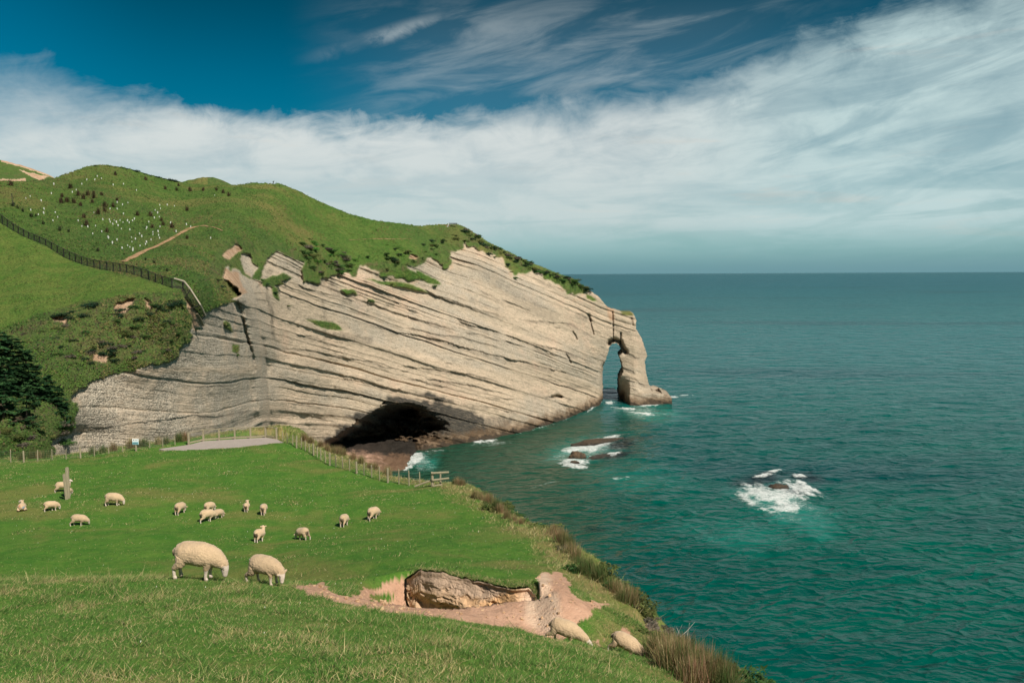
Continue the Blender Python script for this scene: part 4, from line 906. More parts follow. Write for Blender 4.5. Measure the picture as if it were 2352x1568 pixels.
def put_bush(kind, P, size, label, group, name='shrub', v=None):
    o = thing(name, label, 'shrub', P, (0, 0, rng.random()*6.28), group)
    fo, stm = bush_kinds[kind][rng.integers(0, 2) if v is None else v]
    a = link('foliage', fo, o); link('stem', stm, o)
    o.scale = (size*(1.1+.25*rng.normal()), size*1.1, size*(.55+.25*rng.random())); return o
def in_px(poly, n, seed):
    rs = np.random.default_rng(seed); poly = np.array(poly, float); lo, hi = poly.min(0), poly.max(0); out = []
    while len(out) < n:
        p = lo+(hi-lo)*rs.random(2)
        if inpoly(np.array([p[0]]), np.array([p[1]]), poly)[0]: out.append(p)
    return np.array(out)
def g4(*a): return [(.2812*x, 643+.2812*y) for x, y in a]
# bushes one can pick out on the slopes
def bush_at(kind, px, py, wpx, label, group):
    P = hpos(px, py); Y = P[1]; put_bush(kind, P-np.array([0, 0, .15]), max(.5, wpx*Y/F), label, group)
for px, py, w in ((134, 719, 18), (150, 716, 16), (166, 711, 14), (163, 724, 14), (217, 697, 24), (197, 695, 16), (283, 706, 18), (280, 720, 14), (364, 700, 20), (374, 707, 16), (350, 715, 14), (403, 692, 22), (390, 695, 18), (247, 784, 16), (252, 799, 18), (236, 806, 18), (258, 808, 14), (262, 822, 14), (382, 732, 16), (448, 750, 12)):
    bush_at('dark', px, py+6, w*1.25, 'round dark green shrub on the rough slope above the grey cliff wall', 'dark shrubs on the slope above the grey cliff')
for i, (px, py) in enumerate(in_px(g4((150, 400), (300, 330), (560, 300), (900, 230), (1250, 200), (1500, 300), (1540, 480), (1300, 600), (900, 700), (560, 760), (300, 600)), 50, 31)):
    bush_at(('grey', 'green', 'olive', 'dark')[i % 4], px, py, 9+12*rng.random(), 'low wind-bent scrub bush among the brown and green growth on the left slope', 'scrub bushes on the left slope')
for i, (px, py) in enumerate(in_px([(0, 965), (60, 985), (100, 970), (165, 940), (172, 975), (140, 1030), (0, 1040)], 18, 32)):
    bush_at(('olive', 'grey', 'green')[i % 3], px, py+8, 16+14*rng.random(), 'tangled brown and green bush between the pines and the wire fence', 'bushes below the pines')
for i, (px, py) in enumerate(in_px([(672, 560), (720, 545), (800, 585), (830, 605), (815, 630), (740, 640), (700, 610)], 55, 33)):
    bush_at(('green', 'bright', 'grey', 'green', 'olive')[i % 5], px, py, 9+10*rng.random(), 'leafy bush in the thicket that spills over the cliff top', 'bushes of the cliff-top thicket')
for i, (px, py) in enumerate(in_px([(840, 590), (900, 570), (980, 555), (1050, 540), (1070, 556), (1035, 575), (980, 592), (935, 608), (870, 622)], 30, 34)):
    bush_at(('dark', 'green', 'olive')[i % 3], px, py, 8+9*rng.random(), 'small dark bush along the upper rim of the pale cliff', 'bushes along the cliff rim')
for i, px in enumerate(np.linspace(1062, 1352, 50)):
    y0 = np.interp(px, sky[:, 0], sky[:, 1]); P = hpos(px, y0+2+14*rng.random()*sst(1360, 1250, px)+3)
    put_bush(('dark', 'grey', 'green', 'olive')[i % 4], P-np.array([0, 0, .3]), 1.8+1.8*rng.random(), 'wind-clipped bush on the seaward crest of the headland', 'bushes on the seaward crest')
for i, (px, py) in enumerate(((505, 655), (511, 662), (518, 668), (498, 640), (530, 690), (600, 640), (612, 650), (640, 650), (655, 640), (880, 640), (900, 650), (1000, 655), (1165, 606), (1176, 622), (1182, 636), (1120, 582), (1135, 588), (845, 690), (632, 670), (660, 700), (545, 812), (520, 745))):
    bush_at(('dark', 'olive', 'green')[i % 3], px, py+3, 8+7*rng.random(), 'small clump of green growth clinging to the cliff face', 'plant clumps on the cliff')
for i, (px, w) in enumerate(((221, 6), (250, 6), (280, 6), (291, 5), (311, 9), (345, 6), (362, 8), (375, 7), (388, 9), (396, 9), (402, 9), (265, 5), (330, 5))):
    y0 = np.interp(px, sky[:, 0], sky[:, 1]); P = hpos(px, y0+3); put_bush('dark', P-np.array([0, 0, .2]), w*P[1]/F*1.3, 'tiny dark bush on the skyline of the big grassy hill', 'bushes on the hill skyline')
# flax and tussocks on the hill
flax = [fan_mesh('flax_plant', 450+i, 70, 1.0, .09, .75, ((.035, .06, .022), (.05, .075, .025), (.085, .09, .05)), .3) for i in range(2)]
def c1(x, y): return (.25*x, 349+.25*y)
fl_lab = {0: 'dark spiky flax bush with tall flower stalks, highest of the row beside the netting fence', 5: 'largest dark flax clump on the slope, right of the row by the fence', 7: 'spiky flax clump just left of the dirt track'}
for i, (x, y, s_) in enumerate([(120, 500, 62), (210, 550, 52), (290, 600, 60), (395, 665, 44), (330, 590, 36), (550, 725, 62), (632, 735, 42), (900, 915, 56), (1415, 1025, 50), (1535, 1098, 46), (1340, 995, 40), (1625, 1140, 36), (160, 520, 50), (1140, 945, 26)]):
    P = hpos(*c1(x, y)); o = thing('flax_plant', fl_lab.get(i, 'dark spiky flax clump on the grassy hill above the netting fence'), 'plant', P, (0, 0, rng.random()*6), 'flax clumps on the hill', flax[i % 2])
    s2 = s_*.25*P[1]/F*.85; o.scale = (s2, s2, s2)
    if i == 0:
        for k in range(3):
            MB().tube([(-.25+.25*k, 0, 0), (-.25+.25*k, .05, 1.5), (-.2+.25*k, .1, 2.2)], [.03, .02, .03], 5).build('flower_stalk', M['wood_dark'], o)
tus = [fan_mesh('tussock', 460+i, 90, 1.0, .05, .55, ((.15, .105, .055), (.1, .085, .04), (.06, .06, .025), (.07, .045, .03)), .4) for i in range(2)]
for i, (x, y) in enumerate([(645, 335), (570, 415), (720, 402), (765, 432), (810, 400), (860, 388), (858, 425), (935, 400), (562, 470), (617, 462), (682, 472), (848, 470), (740, 498), (962, 508), (1040, 508), (772, 610), (905, 572), (960, 548), (795, 680), (1075, 450), (1267, 585), (1385, 590), (1485, 635), (1400, 698), (1580, 698), (1720, 540), (985, 738), (1500, 675), (1640, 315), (1520, 345), (1622, 358), (1747, 362), (1867, 358), (2050, 380), (1720, 800), (1990, 355), (2100, 405), (100, 310), (1060, 215), (1340, 260)]):
    P = hpos(*c1(x, y)); o = thing('tussock', 'small brown tussock dotted over the grassy hill', 'tussock', P, (0, 0, rng.random()*6), 'brown tussocks on the hill', tus[i % 2]); s2 = 1.3+.7*rng.random(); o.scale = (s2,)*3
# white plant guards
gm = MB(); gm.tube([(0, 0, -.05), (0, 0, .35), (0, 0, .75)], [.17, .2, .22], 7, cap=False).tube([(.1, 0, -.1), (.1, 0, .85)], [.02, .02], 4); guard = gm.mesh('plant_guard', M['white'])
for x, y in ((893, 228), (932, 248), (797, 262), (870, 260), (752, 300), (495, 302), (1040, 308), (1135, 303), (277, 413), (237, 433), (380, 455), (473, 387), (665, 375), (700, 353), (405, 530), (508, 565), (403, 568), (530, 605), (487, 637), (945, 627), (1005, 628), (1012, 652), (1048, 633), (1038, 668), (1070, 652), (1085, 683), (1103, 633), (1130, 653), (1133, 575), (1170, 637), (1187, 655), (1218, 640), (1235, 622), (1077, 470), (1125, 490), (1175, 477), (1077, 528), (1468, 493), (1537, 492), (1603, 502), (1475, 525), (1425, 540), (1448, 565), (1393, 563), (1420, 613), (1463, 603), (1367, 648), (1470, 693), (1565, 657), (1348, 703), (1343, 712), (1115, 712), (1193, 720), (935, 737), (852, 757), (718, 637), (753, 688), (808, 693), (878, 685), (990, 785), (997, 797), (1075, 813), (1033, 842), (1213, 832), (1208, 790), (1245, 808), (1283, 757), (1303, 782), (1405, 742), (1405, 765), (1455, 738), (1457, 770), (1467, 797), (1388, 813), (1347, 835), (1337, 852), (1123, 893), (1193, 880), (1220, 910), (1222, 893), (1287, 870), (1172, 865), (1618, 737), (1713, 672), (1752, 693), (1935, 797), (283, 540), (352, 580), (863, 565), (1010, 527), (1973, 402), (1253, 357)):
    P = hpos(*c1(x, y)); o = thing('plant_guard', 'small white plant guard scattered on the grassy hillside', 'plant guard', P, (rng.normal()*.1, 0, rng.random()*6), 'white plant guards on the hill', guard); o.scale = (.42+.3*rng.random(),)*3
# hillside sward: loose grass too small and too many to count
hp = []
rs = np.random.default_rng(77)
ii = rs.integers(0, nr*nc, 620000); jj = ii[(MASK.ravel()[ii]) & (R.ravel()[ii] < .35) & ((scr.ravel()[ii] < .4) | (ii % 3 == 0)) & (GX.ravel()[ii] > -250) & (GX.ravel()[ii] < 1370) & (GY.ravel()[ii] < 1050)]
jj = jj[:170000]
Pb = PH.reshape(-1, 3)[jj]+rs.normal(0, .12, (len(jj), 3))*np.array([1, 1, .2])
sc_ = scr.ravel()[jj]; fl_ = fld.ravel()[jj]; hh = (.2+.26*rs.random(len(jj)))*(1+.25*sc_)*(.75+.5*(fbm(Pb[:, 0]/4, Pb[:, 1]/4, 3, 78)))*(.55+Pb[:, 1]/420)*(1-.6*fl_)*.8
def tri_blades(P, hgt, wid, rs, lean=.5, cols=None, bias=(0, 0)):
    n = len(P); az = rs.random(n)*2*np.pi; sd = np.stack([np.cos(az), np.sin(az), 0*az], 1)*np.asarray(wid)[:, None]*.5
    ln = rs.normal(0, lean, (n, 2))+np.array(bias); tip = P+np.stack([ln[:, 0]*hgt, ln[:, 1]*hgt, hgt], 1)
    V = np.stack([P-sd, P+sd, tip], 1).reshape(-1, 3)
    return V, np.arange(3*n).reshape(n, 3), np.repeat(cols, 3, 0)
g30 = fbm(Pb[:, 0]/30, Pb[:, 1]/34, 3, 76); gk = fbm(Pb[:, 0]/9, Pb[:, 1]/9, 3, 79)+.9*g30; kk = np.where(gk > .22, np.where(rs.random(len(jj)) < .45, 3, 2), np.where(gk < -.1, 1, 0)); kk = np.where(rs.random(len(jj)) < .25, rs.integers(0, 5, len(jj)), kk); kk = np.where(fl_ > .5, rs.choice([0, 0, 2, 1], len(jj)), kk); kk = np.where(rs.random(len(jj)) < sc_*.35, rs.integers(4, 7, len(jj)), kk)
cols = pal(((.095, .165, .033), (.06, .125, .025), (.16, .165, .05), (.17, .14, .06), (.11, .09, .045), (.07, .105, .032), (.09, .08, .05)), len(jj), rs, .15, kk)
V_, F_, c_l = tri_blades(Pb, np.maximum(hh, .05), (.17+.1*rs.random(len(jj))), rs, .8, cols)
link('hill_grass', mesh_np('hill_grass', V_, F_, col=c_l, smooth=False, mats=[M['sward']]), kind='stuff', label='rough grass covering the hillside')
# tracks
def strip(name, pts, wid, matl, label):
    pts = np.array(pts, float); t_ = np.linspace(0, len(pts)-1, len(pts)*14)
    x = np.interp(t_, range(len(pts)), pts[:, 0]); y = np.interp(t_, range(len(pts)), pts[:, 1])+fbm(t_*1.3, 0*t_, 2, 8)*1.2; w = np.interp(t_, range(len(pts)), wid)
    P = hpos(x, y); T_ = np.gradient(P, axis=0); sdv = np.stack([T_[:, 1], -T_[:, 0], 0*T_[:, 0]], 1); sdv /= np.linalg.norm(sdv, axis=1, keepdims=True)+1e-9
    w = w*(1+.35*fbm(t_*3, 0*t_, 3, 9)); rows = []
    for k in np.linspace(-1, 1, 5):
        px_, py_ = proj(P+sdv*(w*k)[:, None]); q_ = hpos(px_, py_); q_[:, 2] += .18*(1-.5*k*k); q_ -= .12*(q_-CAM)/np.linalg.norm(q_-CAM, axis=1, keepdims=True); rows.append(q_)
    P5 = np.stack(rows, 1); m = len(t_); idd = np.arange(m*5).reshape(m, 5); q = np.stack([idd[:-1, :-1], idd[1:, :-1], idd[1:, 1:], idd[:-1, 1:]], -1).reshape(-1, 4)
    link(name, mesh_np(name, P5.reshape(-1, 3), q, attrs={'u': np.zeros(m*5)}, mats=[M[matl]]), kind='structure', label=label)
def path_mat():
    m, t, out = mat('clay_track'); p = pos(t); n = t.noise(p, 1.2, 5, .7); n2 = t.noise(p, .3, 3)
    c = t.mix(t.rng(n, .35, .65), (.36, .22, .13), (.25, .165, .085)); c = t.mix(t.rng(n2, .5, .62, 0, .7), c, (.12, .12, .035)); c = t.mix(t.rng(n, .6, .68, 0, .8), c, (.07, .1, .02))
    principled(t, out, c, .95, t.bump(n, .6, .2), .1); return m
M['path'] = path_mat()
strip('path', [c1(1130, 1015), c1(1220, 970), c1(1330, 910), c1(1430, 870), c1(1540, 820), c1(1640, 755), c1(1740, 705), c1(1810, 684), c1(1885, 678), c1(1960, 695), c1(2050, 725)], [.6, .7, .65, .5, .65, .5, .6, .6, .5, .35, .2], 'path', 'clay walking track crossing the hillside')
strip('path', [(800, 553), (830, 551), (860, 549), (900, 549), (945, 550)], [.4, 1.2, 1.4, 1.0, .3], 'path', 'reddish track near the headland crest')
log('plants')

# pines at the left edge
def pine_parts(seed, hgt):
    rs = np.random.default_rng(seed); tr = MB()
    lean = np.array([.10, -.03]); tp = [(lean[0]*z*z/hgt, lean[1]*z, z) for z in np.linspace(-.4, hgt*.97, 9)]
    tr.tube(tp, np.linspace(.26, .03, 9)*hgt/10, 7)
    C_, A_, colr = [], [], []
    for i in range(int(15*hgt)):
        z = hgt*(.05+.95*rs.random()**.9); z = .55*round(z/.55)+.08*rs.normal(); z = min(z, hgt*.99); az = rs.random()*6.283; L = (.12+.34*(1-z/hgt)**.8)*hgt*(.6+.5*rs.random())*.75
        x0 = lean[0]*z*z/hgt; d = np.array([math.cos(az), math.sin(az), -.12+.1*rs.normal()])
        dead = z < hgt*.55 and math.cos(az) < .35 and rs.random() < .75
        if rs.random() < .35: tr.tube([(x0, lean[1]*z, z), (x0+d[0]*L*.6, lean[1]*z+d[1]*L*.6, z+d[2]*L*.6)], [.035, .012], 4, cap=False)
        m = 40; s_ = rs.random(m)**.7; w = .2*L*(1.15-s_)
        c = np.array([x0, lean[1]*z, z])+d*(L*s_)[:, None]+np.stack([rs.normal(0, 1, m)*w, rs.normal(0, 1, m)*w, rs.normal(0, .045, m)], 1)
        C_.append(c); A_.append(np.tile(d, (m, 1))); colr.append(np.full(m, 3 if dead else rs.integers(0, 3)))
    C_ = np.concatenate(C_); k = np.concatenate(colr)
    A_ = np.concatenate(A_)+rs.normal(0, .35, (len(C_), 3))*np.array([1, 1, .35]); A_ /= np.linalg.norm(A_, axis=1, keepdims=True)
    B_ = np.stack([-A_[:, 1], A_[:, 0], rs.normal(0, .35, len(C_))], 1); sz = ((.06+.05*rs.random(len(C_)))*(hgt/9)**.5)[:, None]
    V = np.stack([C_-A_*sz*3, C_-B_*sz, C_+A_*sz*3, C_+B_*sz], 1).reshape(-1, 3); Fq = np.arange(len(C_)*4).reshape(-1, 4)
    col = np.repeat(pal(((.02, .06, .022), (.028, .082, .028), (.045, .11, .036), (.11, .082, .055)), len(C_), rs, .25, k), 4, 0)
    return tr.mesh('trunk', M['bark']), mesh_np('crown', V, Fq, col=col, smooth=False, mats=[M['needle']])
pine_lab = ['dark pine cut by the left frame edge, tallest of the stand', 'dark pine second from the left frame edge with bare brown lower branches', 'dense green pine in the middle of the stand below the field', 'pine with a rounded green top on the slope side of the stand', 'shorter pine two from the right end of the stand', 'short dense pine next to the last one towards the cliff', 'smallest pine at the right end of the stand beside the grey cliff', 'brown half-bare pine at the front of the stand by the frame edge', 'brown half-bare pine at the front of the stand, in its middle']
for i, (px, top, bot, Y) in enumerate(((-8, 758, 990, 96), (22, 772, 990, 98), (52, 800, 985, 99), (80, 835, 985, 99), (106, 858, 985, 100), (130, 885, 982, 100), (150, 915, 975, 101), (10, 850, 1003, 92), (62, 880, 1000, 93))):
    hgt = (bot-top)*Y/F; P = at(px, bot, Y); o = thing('pine_tree', pine_lab[i], 'tree', P, (0, 0, 0), 'pines at the foot of the left slope')
    a, b = pine_parts(500+i, hgt); link('trunk', a, o); link('crown', b, o)
log('pines')

# ------------------------------------------------------------------ foreground and paddock grass (blades)
def scatter(n, Y0, Y1, px0, px1, seed, out_=2.2):
    rs = np.random.default_rng(seed); Y = np.sqrt(rs.random(n)*(Y1**2-Y0**2)+Y0**2); s = (px0+(px1-px0)*rs.random(n)-CX)/F
    x = s*Y; ok = inpoly(x, Y, plat) | (dseg(x, Y, rimline)[0] < out_); ok &= ~inpoly(x, Y, deckP); x, Y = x[ok], Y[ok]
    so = samp_near(soilm, x, Y); ok = so < .5
    return x[ok], Y[ok], rs
PG = ((.085, .172, .028), (.12, .208, .044), (.06, .132, .022), (.19, .22, .065), (.43, .35, .18), (.33, .265, .115))
x, Y, rs = scatter(520000, 6.4, 19.5, -420, 1780, 11)
z = near_z(x, Y); dn_ = fbm(x/.9, Y/.9, 4, 113); lg_ = fbm(x/.45, Y/.45, 3, 115); big_ = fbm(x/3, Y/3, 2, 116)
long_ = sst(.0, .42, lg_+.35*big_)
crest = sst(14.5, 16.5, Y)*sst(560, 300, CX+x/Y*F)+sst(0, .2, np.abs(x/Y*F+CX-60) < 90)*0
long_ = np.clip(long_+.5*crest*sst(-.2, .3, lg_), 0, 1.3)
hgt = (.014+.026*rs.random(len(x)))*(1+1.5*long_)*np.where(rs.random(len(x)) < .010, 3.2, 1)
dk = np.clip(.2+.45*sst(.05, .45, dn_)+.25*crest, 0, .8)
k = np.where(rs.random(len(x)) < dk, rs.integers(3, 6, len(x)), rs.integers(0, 3, len(x)))
V_, F_, c_l = tri_blades(np.stack([x, Y, z-.01], 1), hgt, (.008+.006*rs.random(len(x)))*(.75+Y/40), rs, .95, pal(PG, len(x), rs, .22, k), (.15, .1))
lt = rs.integers(0, nu, 5200); lw_ = rs.integers(0, 9, 5200); Lp = lp_[lt, lw_]+rs.normal(0, .03, (5200, 3))*np.array([1, 1, .2]); Lp = Lp[(lt > nu*.06) & (lt < nu*.93)]
v2, f2_, c2_ = tri_blades(Lp, .03+.06*rs.random(len(Lp)), .011+.006*rs.random(len(Lp)), rs, .9, pal(PG, len(Lp), rs, .22), (0, -.4))
F_ = np.concatenate([F_, f2_+len(V_)]); V_ = np.concatenate([V_, v2]); c_l = np.concatenate([c_l, c2_])
link('grass', mesh_np('grass', V_, F_, col=c_l, smooth=False, mats=[M['sward']]), kind='stuff', label='cropped pasture grass in the foreground with tufts of straw')
x, Y, rs = scatter(270000, 19, 82, -420, 1560, 12)
z = near_z(x, Y); lg_ = fbm(x/1.4, Y/.9, 4, 117); e_, _ = dseg(x, Y, rimline)
ed = sst(2.4, .4, e_)
clump = sst(.3, .5, fbm(x/.8, Y/.8, 3, 121))*sst(-.1, .3, fbm(x/9, Y/9, 2, 122)); hgt = (.02+.035*rs.random(len(x)))*(1+1.5*clump+1.3*sst(.15, .5, lg_)+2.2*ed)
k = np.where(rs.random(len(x)) < np.clip(.08+.25*sst(.1, .5, lg_)+.32*sst(.05, .4, fbm(x/7, Y/3.5, 3, 119))+.6*ed, 0, .85), rs.integers(3, 6, len(x)), rs.integers(0, 3, len(x)))
V_, F_, c_l = tri_blades(np.stack([x, Y, z-.01], 1), hgt, (.016+.03*rs.random(len(x)))*(Y/40), rs, .9, pal(PG, len(x), rs, .22, k), (.2, .1))
link('paddock_grass', mesh_np('paddock_grass', V_, F_, col=c_l, smooth=False, mats=[M['sward']]), kind='stuff', label='short grass of the sheep paddock, straw coloured along the cliff edge')
# tiny white flowers in the turf
x, Y, rs = scatter(420, 9, 60, 0, 1300, 13); z = near_z(x, Y)
V_, F_ = cards(np.stack([x, Y, z+.05], 1), (.008+.009*(Y/30)), rs, 3.0, 1.0)
link('grass_flowers', mesh_np('grass_flowers', V_, F_, col=np.tile([[.75, .72, .62, 1]], (len(V_), 1)), smooth=False, mats=[M['leaf']]), kind='stuff', label='tiny pale flowers dotted through the paddock turf')
log('grass')

# clumps of rush on the cliff edge, each a plant
RUSH = ((.34, .2, .115), (.3, .2, .1), (.2, .2, .07), (.14, .17, .05), (.44, .33, .19)); RUSHG = ((.08, .14, .035), (.13, .16, .05), (.055, .11, .03), (.24, .2, .09))
ru = [fan_mesh('rush_clump', 600+i, 420, 1.0, .011, .33, RUSH, .25, .25, .16) for i in range(2)]+[fan_mesh('rush_clump', 610, 420, 1.0, .011, .36, RUSHG, .25, .25, .16)]
def rush(px, py, Y, s_, label, group, k=None, sx_=1.0):
    P = at(px, py, Y); P[2] = near_z(P[0], P[1])-.06
    o = thing('rush_clump', label, 'plant', P, (.08*rng.normal(), .08*rng.normal(), rng.random()*6), group, ru[rng.integers(0, 3) if k is None else k]); o.scale = (s_*sx_, s_*sx_, s_); return o
GR = 'rush clumps along the cliff edge'
for px, py, Y, s_, k in ((1052, 1112, 52.5, 1.0, 0), (1062, 1116, 52, .9, 0), (1045, 1112, 53, .7, 2), (1092, 1140, 47, 1.0, 1), (1105, 1142, 46.5, 1.05, 0), (1118, 1148, 46, 1.0, 0), (1128, 1155, 45, 1.1, 1), (1140, 1168, 43.5, 1.15, 2), (1150, 1176, 42.8, 1.0, 0), (1165, 1190, 41, .9, 1), (1180, 1200, 40, .7, 0), (1195, 1206, 39, .7, 0),
                         (1268, 1232, 34, .95, 0), (1280, 1240, 33, 1.05, 0), (1292, 1252, 31.5, 1.1, 1), (1304, 1262, 30.5, 1.1, 2), (1312, 1275, 29.3, 1.1, 0), (1322, 1285, 28, 1.0, 1), (1330, 1298, 27, .8, 2),
                         (1345, 1330, 24.8, .9, 2), (1360, 1345, 24.2, 1.0, 2), (1375, 1360, 23.4, .95, 2), (1340, 1350, 24, .7, 2), (1420, 1385, 22, .8, 0), (1438, 1395, 21.4, .85, 1), (1448, 1410, 21, .9, 0), (1430, 1420, 21, .6, 2), (1408, 1372, 22.6, .7, 2)):
    rush(px, py, Y, s_*.72, 'reddish rush clump on the rim of the sheep paddock above the sea' if k < 2 else 'greener rush clump on the rim of the sheep paddock above the sea', GR if k < 2 else 'greener rush clumps along the cliff edge', k)
for i in range(60):
    u_ = rng.random(); Y = 11.2+4.6*rng.random(); px = np.interp(Y, [11, 12.3, 15.2, 16], [1582, 1545, 1508, 1505])+(rng.random()**1.1)*np.interp(Y, [11, 16], [95, 45])
    rush(px, 1550, Y, .46+.26*rng.random(), 'tall brown-tipped rush clump massed at the lower right corner of the slope', 'rushes massed at the lower right', (0, 2, 1, 2, 0)[i % 5])
for x_, y_, n_ in ((640, 1035, 8),):
    pass
for i, (px, py, Y) in enumerate(((735, 1022, 72), (752, 1030, 70.5), (770, 1038, 69), (790, 1046, 67), (810, 1055, 65), (830, 1066, 63.5), (700, 1008, 74.5), (715, 1014, 73.5), (860, 1078, 61.5), (890, 1090, 59.5), (848, 1072, 62.3), (780, 1042, 68))):
    rush(px, py, Y, .8+.3*rng.random(), 'reddish rush clump just outside the right-hand wire fence', 'rushes behind the right wire fence', i % 2)
for i, (px, py, Y) in enumerate(((300, 1024, 75), (318, 1022, 75.4), (332, 1022, 75.6), (364, 1012, 77), (380, 1012, 77), (415, 1008, 78), (424, 1007, 78.2), (213, 1036, 73.8), (236, 1034, 74), (92, 1048, 73), (106, 1046, 73), (76, 1050, 73), (260, 1032, 74.5), (50, 1050, 72.5))):
    rush(px, py, Y, .9+.4*rng.random(), 'dark brown rush clump behind the left-hand fence posts', 'rushes behind the left wire fence', 2 if i % 3 else 0)
# bushes on the near rim
for px, py, Y, s_, kd, lb in ((1385, 1345, 23.6, 1.0, 'olive', 'dense olive green bush on the rim right of the bare earth bank'), (1405, 1362, 22.9, .8, 'green', 'dark green bush just below the olive one on the rim'), (1147, 1168, 43.2, 1.0, 'olive', 'small green bush among the rushes at the far rim'), (1492, 1452, 18.3, .55, 'olive', 'small olive bush on the rim above the bleached branches'), (1545, 1495, 15.8, .55, 'grey', 'grey twiggy bush among the bleached branches'), (1320, 1345, 24.3, .7, 'green', 'green tuft bush on the turf edge above the soil slope')):
    P = at(px, py, Y); P[2] = near_z(P[0], P[1])-.1; put_bush(kd, P, s_, lb, None)
rs = np.random.default_rng(44)
for i in range(30):
    k_ = rs.random()*(len(E_edge)-3)+1; j_ = int(k_); f_ = k_-j_; e0, e1 = np.array(E_edge[j_]), np.array(E_edge[j_+1]); e_ = e0*(1-f_)+e1*f_
    P = at(e_[0]+rs.normal(0, 10), e_[1]+4, e_[2]); P[0] += .5+.5*rs.normal(); P[2] = near_z(P[0], P[1])-.08
    put_bush(('olive', 'green', 'grey', 'olive', 'green')[i % 5], P, .35+.45*rs.random(), 'low olive scrub bush on the broken rim of the paddock above the sea', 'low scrub along the paddock rim')
cl = []
rs = np.random.default_rng(45); gi = np.argwhere((soilm > .5) & (YR < 22)); gi = gi[rs.integers(0, len(gi), 420)]
V_, F_ = [], []
for n_, (a, b) in enumerate(gi):
    c0 = np.array([NX[a, b], YR[a, b], NZ[a, b]])+rs.normal(0, .05, 3)*np.array([1, 1, 0]); r_c = .012+.05*rs.random()**3
    v = rs.normal(size=(8, 3)); v /= np.linalg.norm(v, axis=1, keepdims=True); base_ = np.array([[1, 1, 1], [1, 1, -1], [1, -1, 1], [1, -1, -1], [-1, 1, 1], [-1, 1, -1], [-1, -1, 1], [-1, -1, -1]])*.6
    V_.append(c0+(base_+.35*v)*r_c); F_.append(np.array([[0, 1, 3, 2], [4, 6, 7, 5], [0, 4, 5, 1], [2, 3, 7, 6], [0, 2, 6, 4], [1, 5, 7, 3]])+8*n_)
link('soil_clods', mesh_np('soil_clods', np.concatenate(V_), np.concatenate(F_), smooth=False, attrs={'u': np.full(len(gi)*8, .3), 'v': np.full(len(gi)*8, .5)}, mats=[M['bank']]), kind='stuff', label='crumbled clods of earth lying on the bare soil')
bb = MB(); rs = np.random.default_rng(4)
for i in range(16):
    a = rs.random()*1.6-.2; L = .4+.5*rs.random(); p0 = np.array([rs.normal(0, .12), rs.normal(0, .1), -.1]); d = np.array([math.cos(a)*.8, .2*rs.normal(), math.sin(a)*.8+.1])
    p1 = p0+d*L*.5+rs.normal(0, .05, 3); p2 = p1+(d+rs.normal(0, .3, 3))*L*.4; p3 = p2+(d+rs.normal(0, .5, 3))*L*.25
    bb.tube([p0, p1, p2, p3], [.016, .011, .007, .003], 5)
    for j in range(2): bb.tube([p1, p1+(d+rs.normal(0, .6, 3))*.18], [.007, .002], 4)
P = at(1535, 1490, 16.2); P[2] = near_z(P[0], P[1])
thing('dead_branch', 'bleached bare branches sticking out over the cliff rim', 'branch', P, (0, 0, 0), None, bb.mesh('dead_branch', M['branch']))

# ------------------------------------------------------------------ sheep
def loft(mb, path, sec, n=18):
    """path: (x,y,z) centres; sec: (half width across, half height in the plane of the path)"""
    path = np.array(path, float); V = []
    for i, p in enumerate(path):
        t = path[min(i+1, len(path)-1)]-path[max(i-1, 0)]; t /= np.linalg.norm(t)
        s = np.array([-t[1], t[0], 0.]); s = np.array([0, 1., 0]) if np.linalg.norm(s) < .25 else s/np.linalg.norm(s)
        if s[1] < -.3: s = -s
        u = np.cross(s, t); u /= np.linalg.norm(u)
        for k in range(n):
            a = 2*math.pi*k/n; V.append(p+s*sec[i][0]*math.cos(a)+u*sec[i][1]*math.sin(a))
    m = len(path); Fs = [(i*n+k, i*n+(k+1) % n, (i+1)*n+(k+1) % n, (i+1)*n+k) for i in range(m-1) for k in range(n)]
    V += [path[0], path[-1]]; c = m*n
    Fs += [(c, (k+1) % n, k) for k in range(n)]+[(c+1, (m-1)*n+k, (m-1)*n+(k+1) % n) for k in range(n)]
    mb.add(V, Fs)
